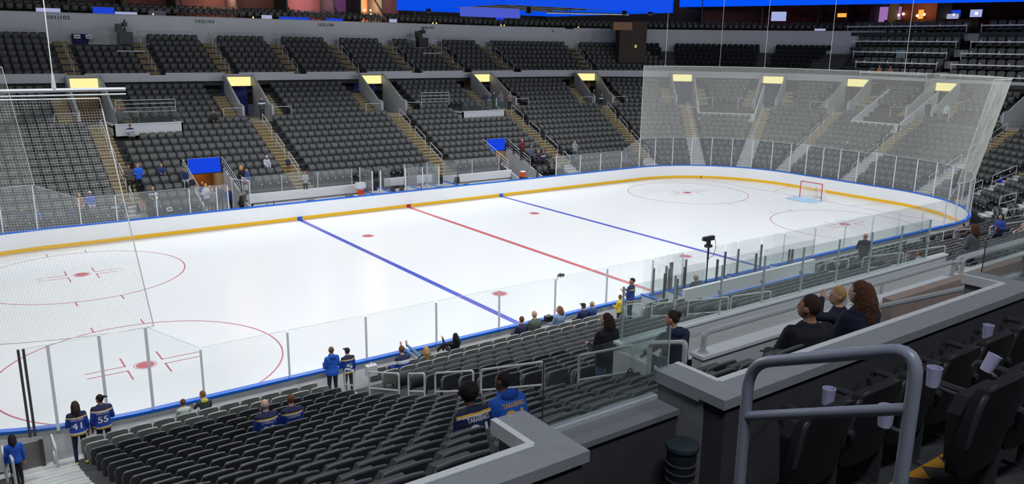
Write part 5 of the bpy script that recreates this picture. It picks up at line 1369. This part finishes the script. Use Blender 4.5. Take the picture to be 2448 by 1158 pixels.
        if hs in ('bun', 'tail'):
            hb.ell(hp(0, -.105, .07), (.042*S_, .042*S_, .042*S_), 0, HR)
            if hs == 'tail': hb.limb(hp(0, -.12, .08), hp(.06, -.17, .06), .03*S_, .022*S_, 0)
    if hb.mb.v:
        hme = remeshed(hb.mb.mesh('hair', hm), max(.010, vox*.7), 1)
        if hs in ('curly', 'afro', 'long', 'vlong'):
            for v in hme.vertices: v.co += v.normal*random.uniform(-.006, .010)*S_
        # keep the face clear
        bm = bmesh.new(); bm.from_mesh(hme); HI = HR.inverted()
        cut = [v for v in bm.verts if (lambda q: q.y > .028*S_ and q.z < .055*S_ and abs(q.x) < .070*S_)(HI@(v.co-hc))]
        bmesh.ops.delete(bm, geom=cut, context='VERTS'); bm.to_mesh(hme); bm.free()
        hme.materials.clear(); hme.materials.append(hm); hme.polygons.foreach_set('use_smooth', [True]*len(hme.polygons)); hme.update()
        link('hair', hme, o)
    if cap:
        cb = Body(); cb.ell(hp(0, -.012, .045), (.088*S_, .102*S_, .082*S_), 0, HR, 14, 10)
        mb = cb.mb; tip = [hp(x, y, .048) for x, y in ((-.07, .06), (-.055, .16), (0, .178), (.055, .16), (.07, .06))]; mb.prism(tip, HR@Vector((0, 0, .012*S_))); mb.build('cap', cmat(cap), o, True)
    if hood:
        cb = Body(); cb.ell(T(0, -.10, .50), (.12*s, .07*s, .085*s), 0); cb.ell(T(0, .02, .53), (.10*s, .09*s, .045*s), 0); cb.mb.build('hood', cmat(hood), o, True)
    eb = Body()
    for sg in (-1, 1): eb.ell(hp(sg*.032, .084, .012), (.010*S_, .006*S_, .006*S_), 0, HR, 8, 6)
    eb.mb.build('eyes', M_BLACK, o)
    mbm = Body(); mbm.ell(hp(0, .090, -.062), (.022*S_, .006*S_, .006*S_), 0, HR, 8, 6); mbm.mb.build('mouth', mat('lip', rgb(160, 92, 84), .6), o)
    if back or num:
        bv = BVHTree.FromPolygons([v.co for v in me.vertices], [tuple(p.vertices) for p in me.polygons])
        for txt, zc, sz, wd in ((back, .335+(.055 if lean > .4 else 0), .075, .30), (num, .17+(.07 if lean > .4 else 0), .235, .24)):
            if not txt: continue
            mw = Matrix.Translation(org+M3@V3(0, -.4, zc)) @ M3.to_4x4() @ Matrix.Rotation(PI/2, 4, 'X')
            t = text_mesh(txt, sz*s, .0, cmat(lcol), 'lettering', o, mw, min(wd, .05*len(txt)+ .02 if txt is back else wd)*s)
            bm = bmesh.new(); bm.from_mesh(t.data); bmesh.ops.subdivide_edges(bm, edges=[e for e in bm.edges if e.calc_length() > .03], cuts=2); bm.to_mesh(t.data); bm.free()
            dr = M3@Vector((0, 1, 0))
            for v in t.data.vertices:
                h = bv.ray_cast(v.co, dr)
                if h[0] is not None: v.co = h[0]-dr*.006
            t.data.update()
    tag(o, label, 'person', group)
    return o
N, FR, EN = 0.0, PI, PI/2
def sit_y(k, side): return 0
def person_near(name, x, k, **kw):
    x = SNAP.get((x, k, 'n'), x); d = row_d(k, S4+5); z = row_z(k, S4+5)
    off = .42 if kw.get('pose') == 'sit' else .25
    if 'dy' in kw: off += kw.pop('dy')
    if 'dz' in kw: z += kw.pop('dz')
    if 'dx' in kw: x += kw.pop('dx')
    return person(name, (x, -HY-d-off, z), kw.pop('rz', N), **kw)
def person_far(name, x, k, **kw):
    x = SNAP.get((x, k, 'f'), x); d = row_d(k, 0); z = row_z(k, 0); off = .42 if kw.get('pose') == 'sit' else .25
    return person(name, (x, HY+d+off, z), kw.pop('rz', FR), **kw)
V1 = .013; V2 = .017; V3_ = .024
J = dict(shirt=RBLUE, jersey=True)
# rinkside, nearest first
person_near('person', -24.02, 0, H=1.66, pants=(26, 36, 66), shoes=(214, 190, 110), hair='br', hs='long', fem=True, back='BORTUZZO', num='41', arms=('front', 'down'), label='person with long brown hair in a blue number 41 jersey at the boards', vox=V1, bulk=.025, **J)
person_near('person', -23.46, 0, H=1.70, pants=(30, 32, 60), hair='bk', hs='tail', back='PARAYKO', num='55', arms=('down', 'front'), yaw=.7, label='person with a ponytail in a blue number 55 jersey, head turned aside', vox=V1, bulk=.03, skin='t', **J)
person_near('person', -25.42, 1, H=1.30, shirt=(30, 84, 190), pants=(30, 32, 48), hair='bk', hs='mid', label='child in a bright blue coat with dark hair by the gate stairs', vox=V1, bulk=.02)
person_near('person', -25.95, 0, H=1.6, shirt=(150, 150, 154), pants=BLK, hair='br', hs='mid', label='person in a pale grey jacket cut off by the picture edge', vox=V1, bulk=.02)
person_near('person', -22.02, 0, H=1.3, pose='sit', shirt=(196, 206, 196), pants=GREY, hair='rb', label='small child in a white shirt sitting against the white boards', vox=V1, arms=('lap', 'lap'), dy=.0)
person_near('person', -21.24, 0, H=1.42, pose='sit', shirt=(52, 60, 62), pants=GREY, hair='db', hood=(196, 190, 80), label='blond child in a dark jacket with yellow collar leaning on the boards', vox=V1, arms=('reach', 'knees'), lean=.3, yaw=.5)
person_near('person', -20.98, 6, H=1.75, pose='sit', pants=JEAN, hair='gr', hs='balding', back="O'REILLY", num='90', arms=('lap', 'lap'), label='balding person in a blue jersey with gold shoulder stripe among black seats', vox=V1, bulk=.03, lean=.12, **J)
person_near('person', -20.38, 6, H=1.70, pose='sit', pants=JEAN, hair='rb', back='TARASENKO', arms=('lap', 'lap'), label='brown haired person in a blue jersey beside the balding jersey wearer', vox=V1, bulk=.025, lean=.1, **J)
person_near('person', -17.36, 0, H=1.64, shirt=(24, 88, 190), pants=(30, 38, 44), shoes=(220, 214, 205), hair='db', hs='bun', fem=True, hood=(20, 78, 176), arms=('front', 'front'), label='woman in a bright blue hoodie and dark leggings watching at the boards', vox=V1, bulk=.03)
person_near('person', -16.86, 0, H=1.50, pants=(52, 54, 60), hair='br', cap=(34, 38, 46), num='5', arms=('front', 'down'), yaw=.3, label='boy in a black cap and number 5 jersey beside the blue hoodie', vox=V1, bulk=.02, **J)
person_near('person', -15.72, 1, H=1.76, pose='sit', shirt=(30, 66, 160), stripes='band', pants=KHA, hair='rb', arms=('rest', 'lap'), label='person in a navy, white and blue striped jersey with khaki trousers', vox=V1, bulk=.035, lean=.15)
person('person', (SNAP.get((-14.3, 0, 'n'), -14.3), -14.42, .65), N, H=1.55, pose='lie', feet=((.09, .52, 1.02), (.10, 1.26, 1.10)), shirt=BLK, pants=(92, 124, 160), shoes=0, hair='bl', hs='long', fem=True, lean=-.35, arms=('lap', 'lap'), label='blonde person slouching with bare feet up on the blue rail', vox=V1).location.z = .28
person('person', (SNAP.get((-13.2, 0, 'n'), -13.2), -14.42, .65), N, H=1.65, pose='lie', feet=((.10, .38, 1.14), (.10, .80, .80)), shirt=(26, 26, 34), pants=(48, 42, 44), shoes=(110, 84, 66), hair='bk', hs='long', fem=True, lean=-.25, arms=('reach', 'lap'), label='dark haired person with brown boots propped against the boards', vox=V1).location.z = .36
person_near('person', -10.80, 0, H=1.72, pose='sit', shirt=(44, 50, 78), pants=GREY, hair='rb', arms=('lap', 'lap'), label='brown haired person in a slate blue top sitting alone at the boards', vox=V1, bulk=.02)
person_near('person', -9.98, 0, H=1.95, pose='sit', shirt=(84, 94, 88), pants=BLK, hair='gr', hs='bald', arms=('front', 'lap'), label='bald person in a grey green vest sitting upright at the boards', vox=V1, bulk=.03)
person_near('person', -9.1, 0, H=1.86, pose='sit', shirt=(126, 150, 184), pants=WHT, hair='db', hs='mid', fem=True, yaw=.8, arms=('lap', 'lap'), label='fair haired person in a pale denim jacket turning aside', vox=V1, bulk=.02)
person_near('person', -8.08, 0, H=1.66, pose='sit', shirt=(34, 44, 78), pants=BLK, hair='db', cap=(36, 36, 40), arms=('lap', 'lap'), label='person with dark headwear in a navy top beside the small camera case', vox=V1, bulk=.02)
person_near('person', -7.4, 0, H=1.64, pose='sit', shirt=(36, 66, 120), pants=BLK, hair='bl', arms=('lap', 'lap'), label='blond child in a blue top next to the dark headwear person', vox=V1, bulk=.02)
person_near('person', -5.95, 0, H=1.26, shirt=(222, 196, 60), pants=(40, 44, 60), hair='db', arms=('front', 'front'), label='child in a yellow shirt standing by the rail', vox=V1, bulk=.02, dy=.1)
person_near('person', -5.32, 0, H=1.80, pants=(44, 72, 110), hair='bk', cap=(34, 32, 38), arms=('phone', 'phone'), pitch=-.5, yaw=.9, rz=.5, label='person in a dark cap and blue jersey looking down at a phone', vox=V1, bulk=.03, skin='t', sleeves=False, **J)
person('person', (-1.95, -14.45, .3), N, H=1.82, shirt=(42, 44, 46), pants=BLK, hair='gr', hs='balding', yaw=.4, label='person in a dark coat standing inside the penalty box', vox=V1, bulk=.10)
person('person', (-16.95, -25.35, 4.62), -.1, H=1.80, shirt=(24, 22, 28), pants=(64, 88, 116), hair='br', hs='mid', fem=True, yaw=.5, arms=('front', 'front'), label='woman with long brown hair in a black top and jeans, standing by the rails', vox=V1, bulk=.025)
nv = person('person', (-17.85, -27.75, 5.95), -.15, H=1.74, pose='sit', shirt=(30, 38, 60), pants=(36, 36, 42), hair='br', hs='bun', hood=(34, 46, 72), yaw=.6, arms=('knees', 'lap'), lean=.15, label='person in a navy hooded coat sitting on a folding chair at the platform end', vox=V1, bulk=.04)
copy_tree(fc, (-17.87, -27.9, 5.95), PI-.15, 'black folding chair under the person in the navy hooded coat', 'folding chairs on the near platform')
person_near('person', -21.15, 16, dx=-.14, dz=-.22, dy=-.08, H=1.76, pose='sit', pitch=-.35, shirt=(26, 34, 74), pants=JEAN, hair='bk', hs='afro', skin='d', back='TARASENKO', num='91', jersey=True, arms=('lap', 'lap'), lean=.42, label='person with curly black hair in a navy jersey with a gold shoulder arc', vox=.011, bulk=.035)
person_near('person', -20.6, 16, dx=-.14, dz=-.22, dy=-.1, H=1.84, pose='sit', pitch=-.4, shirt=(26, 92, 190), pants=JEAN, hair='bk', skin='d', back='TARASENKO', num='91', lcol=(232, 170, 70), hood=(20, 72, 170), arms=('lap', 'lap'), lean=.5, yaw=.5, label='person in a bright blue hoodie with orange letters, leaning over', vox=.011, bulk=.05)
person('person', (-19.0, -30.5, 7.06), -.35, H=1.92, pose='sit', shirt=(26, 26, 34), pants=BLK, hair='br', yaw=.65, skin='t', arms=('lap', 'lap'), lean=-.05, label='man in a dark jacket seated in the box behind the stone wall', vox=.011, bulk=.06)
wl_ = person('person', (-18.0, -30.5, 7.04), -.3, H=1.86, pose='sit', shirt=(28, 32, 56), pants=BLK, hair='au', hs='vlong', fem=True, yaw=.5, arms=('lap', 'lap'), lean=.05, label='woman with very long auburn hair seated beside the dark jacket man', vox=.011, bulk=.05)
MB().box((.10, -.185, .78), (.20, .02, .045), 0, 0, Matrix.Rotation(-.5, 3, 'Y')).build('gold_stripe', cmat(GOLD), wl_)
person('person', (-17.72, -30.05, 6.95), .3, H=1.62, pose='sit', shirt=(26, 32, 50), pants=BLK, hair='bl', skin='l', yaw=.6, arms=('up', 'lap'), label='fair child in dark clothes between the man and the auburn haired woman', vox=V1, bulk=.02)
person_near('person', 6.1, 3, H=1.86, shirt=(44, 44, 58), pants=(70, 76, 90), hair='gr', hs='bald', skin='t', rz=-.8, arms=('cross', 'front'), label='bald person in a dark printed shirt standing among the far near-side seats', vox=V2, bulk=.04)
person_near('person', 7.2, 2, H=1.66, pose='sit', shirt=(66, 96, 150), pants=BLK, hair='bk', cap=(30, 60, 110), arms=('cross', 'lap'), label='person in a blue cap and blue top beside the bald person', vox=V2, bulk=.03)
person('person', (-3.2, -25.1, 4.62), -.2, H=1.70, shirt=(104, 106, 112), pants=(56, 62, 76), hair='au', hs='curly', fem=True, arms=('front', 'down'), label='woman with curly auburn hair in a grey coat standing by the rails', vox=V2, bulk=.035)
person_near('person', 16.4, 2, H=1.5, pose='sit', shirt=(66, 56, 60), pants=KHA, hair='br', arms=('lap', 'lap'), label='brown haired child sitting near the corner boards', vox=V2)
person_near('person', 10.7, 7, H=1.64, shirt=(40, 70, 160), pants=(30, 30, 40), hair='br', hs='mid', rz=1.2, arms=('front', 'front'), label='person in a royal blue jersey standing on the near corner steps', vox=V2, bulk=.03)
person_near('person', 9.9, 7, H=1.50, pose='sit', shirt=(30, 30, 36), pants=BLK, hair='br', hs='mid', skin='l', arms=('lap', 'up'), label='person in black sitting beside the royal blue jersey', vox=V2)
person_near('person', 12.6, 7, H=1.70, pose='sit', shirt=(176, 150, 140), pants=(196, 180, 170), shoes=(200, 60, 60), hair='db', hs='mid', rz=1.0, arms=('knees', 'lap'), label='person in pale clothes stretched over the near corner seats', vox=V2)
person_near('person', -.15, 9, H=1.5, pose='sit', shirt=(60, 44, 44), pants=BLK, hair='rb', hs='mid', arms=('lap', 'lap'), label='dark haired child sitting by the slanted rails past the penalty boxes', vox=V2)
person_near('person', .45, 9, H=1.5, pose='sit', shirt=(170, 170, 178), pants=BLK, hair='db', arms=('lap', 'lap'), label='child in a white and black top by the slanted rails', vox=V2)
person('person', (33.9, -10.2, 1.4), EN, H=1.4, pose='sit', shirt=(30, 60, 190), pants=BLK, hair='bk', cap=(30, 60, 190), arms=('lap', 'lap'), label='small figure in bright blue sitting in the corner seats beyond the net', vox=V2)
# far stand
far = [(-16.2, 3, 1.82, 'stand', (30, 100, 215), (24, 26, 40), 'rb', {}, 'man in a bright blue jacket standing at the foot of the far aisle'), (-16.72, 3, 1.76, 'stand', (92, 84, 80), BLK, 'rb', {}, 'person in grey brown standing beside the blue jacket man'),
 (-14.84, 4, 1.42, 'sit', (44, 64, 120), BLK, 'db', {}, 'child in blue sitting alone above the far boards'), (-13.5, 3, 1.7, 'sit', (40, 50, 90), (170, 180, 196), 'db', dict(jersey=True), 'person in a blue and white jersey sitting above the first tunnel'),
 (-13.36, 2, 1.25, 'stand', (60, 44, 60), JEAN, 'db', dict(jersey=True), 'child in a dark jersey beside the first tunnel mouth'), (-12.98, 1, 1.35, 'stand', (36, 70, 150), JEAN, 'or', dict(jersey=True), 'fair child in a blue jersey beside the first tunnel mouth'),
 (-10.3, 2, 1.68, 'stand', (34, 28, 28), BLK, 'or', dict(hs='curly', fem=True, yaw=.4), 'woman with bright blond hair on the bench side of the first tunnel'), (-10.42, 1, 1.25, 'stand', (200, 200, 214), NAVY, 'br', dict(jersey=True, yaw=.8), 'child in a white and blue jersey at the bench gate glass'),
 (-10.0, 2, 1.5, 'stand', (44, 80, 150), BLK, 'br', {}, 'person in blue behind the four-bar tunnel rail'),
 (-6.45, 1, 1.52, 'stand', (170, 172, 172), (70, 70, 74), 'rb', dict(hood=(160, 162, 162), pitch=-.4), 'man in a pale grey hoodie bending at the foot of the second far aisle'), (-7.85, 4, 1.55, 'sit', (190, 192, 204), (170, 170, 180), 'gr', dict(cap=(200, 200, 210), hood=(70, 74, 140)), 'person in white and blue sitting near the second far aisle'),
 (-6.65, 4, 1.1, 'stand', (44, 48, 84), (150, 100, 60), 'db', {}, 'small child in navy on the second far aisle'), (-6.0, 12, 1.78, 'stand', (70, 72, 76), (40, 36, 38), 'bk', dict(stripes='band'), 'usher in a grey jacket and white shirt at the blue tunnel wall'),
 (-9.75, 11, 1.75, 'sit', (34, 30, 34), BLK, 'rb', {}, 'person in black sitting high beside the first blue tunnel'), (-15.5, 9, 1.5, 'stand', (160, 156, 166), (30, 28, 34), 'bk', dict(cap=(30, 30, 34), stripes='band'), 'boy in a black and white jersey in front of the far platform wall'),
 (-15.75, 11, 1.8, 'stand', (88, 90, 94), (50, 52, 58), 'gr', {}, 'person in grey standing on the far platform by the tunnel wall'),
 (12.45, 3, 1.72, 'stand', (110, 36, 46), BLK, 'db', dict(jersey=False), 'person in a maroon jersey at the second tunnel rail'), (12.75, 2, 1.6, 'stand', (90, 104, 130), BLK, 'gr', {}, 'grey haired person in pale blue below the maroon jersey'), (12.85, 1, 1.68, 'stand', (56, 40, 58), BLK, 'db', {}, 'person in a dark plum jersey leaning at the second tunnel gate'),
 (13.35, 1, 1.6, 'stand', (50, 46, 52), BLK, 'rb', dict(stripes='band'), 'person in a black and white jersey last in the second tunnel group'), (17.3, 2, 1.78, 'stand', (150, 150, 150), JEAN, 'rb', dict(hood=(140, 140, 140)), 'man in a grey hoodie and jeans standing near the far corner glass'),
 (13.75, 12, 1.75, 'stand', (44, 44, 70), (40, 44, 60), 'bk', {}, 'person in navy in the mouth of the fourth far entrance'), (14.65, 12, 1.75, 'stand', (36, 52, 60), BLK, 'bk', {}, 'person in dark green beside the fourth entrance wall'), (15.4, 12, 1.8, 'stand', (112, 108, 108), JEAN, 'rb', {}, 'tall person in grey at the fourth entrance rail'),
 (16.4, 12, 1.72, 'stand', (136, 116, 112), BLK, 'db', dict(fem=True, hs='mid'), 'person in pinkish grey outside the fourth entrance'), (26.35, 12, 1.72, 'stand', (36, 34, 44), BLK, 'bk', {}, 'person in black inside the corner entrance'), (26.65, 11, 1.7, 'stand', (30, 32, 46), (90, 92, 96), 'bk', dict(stripes='band'), 'person in a dark jersey with a white emblem below the corner entrance'),
 (21.3, 0, 1.3, 'sit', (120, 116, 130), BLK, 'rb', {}, 'child sitting behind the far corner glass'), (21.85, 0, 1.3, 'sit', (90, 110, 170), BLK, 'bk', {}, 'child in blue sitting behind the far corner glass post'), (14.1, 0, 1.35, 'sit', (176, 160, 150), BLK, 'db', {}, 'person in a pale top behind the far glass past the second tunnel'), (13.6, 0, 1.5, 'sit', (120, 110, 108), BLK, 'rb', {}, 'person in brown grey behind the far glass next to the tunnel'),
 (-22.6, 0, 1.45, 'sit', (44, 46, 80), BLK, 'br', {}, 'person in navy deepest behind the netted end glass'), (-21.75, 0, 1.25, 'sit', (70, 110, 170), BLK, 'db', {}, 'child in light blue in front behind the netted end glass'), (-20.1, 0, 1.2, 'sit', (44, 70, 120), BLK, 'bk', {}, 'child in dark blue low behind the end glass'), (-19.5, 1, 1.6, 'sit', (150, 110, 96), BLK, 'or', {}, 'fair person in tan behind the end glass'),
 (-18.95, 1, 1.75, 'sit', (40, 84, 190), (190, 192, 200), 'gr', dict(cap=(200, 200, 210)), 'person in royal blue with a white cap behind the end glass'), (-19.4, 0, 1.2, 'sit', (60, 48, 46), BLK, 'rb', {}, 'child in brown with folded arms behind the end glass'), (-18.2, 0, 1.4, 'sit', (52, 54, 84), BLK, 'bk', dict(stripes='band'), 'person in navy and white at the free edge of the net'),
 (-17.6, 0, 1.4, 'sit', (56, 62, 96), BLK, 'br', {}, 'person in dull blue beside the net edge post'), (-16.6, 0, 1.25, 'sit', (170, 130, 124), KHA, 'db', {}, 'person in dusty pink at the foot of the first far aisle'), (-15.95, 1, 1.65, 'sit', (110, 100, 84), BLK, 'or', dict(stripes='band'), 'person in a dark jersey with pale band behind the far glass'), (-15.55, 0, 1.35, 'sit', (96, 120, 130), JEAN, 'gr', dict(cap=(220, 220, 225)), 'person in a white cap holding a paper behind the far glass'),
 (-13.0, 0, 1.75, 'stand', (196, 198, 206), (60, 64, 90), 'or', dict(rz=0.4, num='23', lcol=(40, 52, 110)), 'person in a white jersey standing against the far glass by the tunnel')]
for i, (x, k, H, ps, sh, pn, hr_, ex, lb) in enumerate(far):
    ex = dict(ex)
    person_far('person', x, k, H=H, pose=ps, shirt=sh, pants=pn, hair=hr_, arms=(('down', 'front'), ('lap', 'lap'))[ps == 'sit'] if i % 3 else (('front', 'front'), ('lap', 'knees'))[ps == 'sit'], label=lb, vox=V3_, bulk=.025, skin='lt'[i % 2], **ex)
for x, y, H, sh, hr_, lb in ((-11.6, 16.4, 1.75, (60, 56, 70), 'rb', 'person in plum grey walking out of the first tunnel'), (-11.35, 15.4, 1.80, (34, 48, 110), 'bk', 'tall person in a navy speckled jersey at the first tunnel mouth'), (-12.2, 15.9, 1.7, (150, 130, 130), 'or', 'fair person in a pale jersey inside the first tunnel'), (-11.9, 17.6, 1.6, (96, 110, 124), 'gr', 'person in pale blue deeper in the first tunnel')):
    person('person', (x, y, .3), FR, H=H, shirt=sh, pants=BLK, hair=hr_, arms=('front', 'down'), label=lb, vox=V3_, bulk=.03)
person('person', (-11.0, 14.1, .25), FR+.6, H=1.80, shirt=(30, 28, 28), pants=BLK, hair='gr', hs='balding', lean=.35, arms=('front', 'front'), label='grey haired person in a black jacket bending at the bench gate', vox=V2, bulk=.05)
person('person', (4.5, 14.05, .25), FR+.3, H=1.62, shirt=(34, 36, 32), pants=BLK, hair='rb', lean=.3, arms=('front', 'reach'), label='person in a black jacket leaning on the second bench boards', vox=V2, bulk=.05)
for y, H, sh, lb in ((-.6, 1.7, (40, 40, 44), 'person in black at the fourth netted entrance'), (-1.2, 1.6, (150, 156, 160), 'person in pale grey at the fourth netted entrance'), (-2.1, 1.6, (176, 196, 196), 'person in white bending at the fourth netted entrance')):
    person('person', (41.6, y, 5.21), EN, H=H, shirt=sh, pants=BLK, hair='bk', arms=('front', 'down'), label=lb, vox=V3_, bulk=.03)
person('person', (35.25, 2.45, 2.3), EN, H=1.75, pose='sit', shirt=(44, 46, 80), pants=BLK, hair='gr', hs='bald', arms=('lap', 'lap'), label='bald person sitting alone in the seats behind the goal', vox=V3_, bulk=.03)
person('person', (39.9, 25.2, 5.3), EN, H=1.75, shirt=(60, 62, 66), pants=BLK, hair='bk', arms=('down', 'front'), label='person in grey by the white wall of the second netted platform', vox=V3_)
person('person', (46.95, 7.2, 8.25), EN, H=1.7, pose='sit', shirt=(196, 120, 76), pants=BLK, hair='rb', arms=('lap', 'lap'), label='person in an orange top in the loge seats', vox=V3_)
person('person', (46.95, 6.1, 8.25), EN, H=1.7, pose='sit', shirt=(150, 120, 116), pants=BLK, hair='br', arms=('lap', 'lap'), label='person in dusty rose beside the orange top in the loge seats', vox=V3_)
# ------------------------------------------------------------------ small belongings
o = MB().tube([(0,0,0),(.02,.0,.2),(0,0,.42)], .1, 10, rs=[.13, .16, .06]).build('yellow_bag', mat('yellow_bag', rgb(226, 208, 60), .7), None, True); o.location = (-23.72, -14.35, .66); tag(o, 'bright yellow bag hanging between the two jersey wearers', 'bag')
MB().tube([(-.05,0,.42),(-.04,0,.6),(.04,0,.6),(.05,0,.42)], .012, 6).build('strap', mat('yellow_bag', (1,1,0)), o)
o = empty('backpack', (-18.45, -27.45, 5.95)); a = Body(); a.ell((0,0,.24), (.17,.13,.25), 0); a.ell((0,.1,.17), (.12,.07,.13), 0); remb = remeshed(a.mb.mesh('bag', M_BLACK), .02); remb.materials.clear(); remb.materials.append(mat('pack_black', (.02,.02,.024), .7, var=.3)); link('bag_body', remb, o)
MB().tube([(-.08,-.12,.4),(-.1,-.2,.25),(-.08,-.13,.08)], .016, 6).build('strap', M_BLACK, o); MB().tube([(-.05,0,.48),(0,0,.54),(.05,0,.48)], .012, 6).build('handle', M_BLACK, o); tag(o, 'black backpack on the floor beside the person in the navy coat', 'backpack')
o = MB().b2(-.16,.16,-.1,.1,0,.32).build('white_bag', M_WALLW); o.location = (-16.3, -14.6, 1.3); tag(o, 'white plastic bag on the grey seat beside the khaki trousers', 'bag'); MB().tube([(-.08,0,.32),(0,0,.42),(.08,0,.32)], .012, 6).build('handle', M_WALLW, o)
o = MB().b2(-.13,.13,-.1,.1,0,.2).build('camera_case', M_BLACK); o.location = (-8.6, -13.35, 1.14); tag(o, 'small black camera case on the cap rail near the denim jacket', 'case'); MB().tube([(-.06,0,.2),(0,0,.26),(.06,0,.2)], .01, 6).build('handle', M_BLACK, o)
o = MB().b2(-.17,.17,-.012,.012,0,.24).build('paper_sheet', M_WALLW); o.location = (-15.2, 13.95, 1.2); o.rotation_euler = (-.6,0,.3); tag(o, 'white paper sheet held up behind the far glass', 'paper'); MB().b2(-.12,.12,-.016,-.012,.06,.18).build('print_block', M_INK, o)
bpy.data.scenes.remove(TMP)
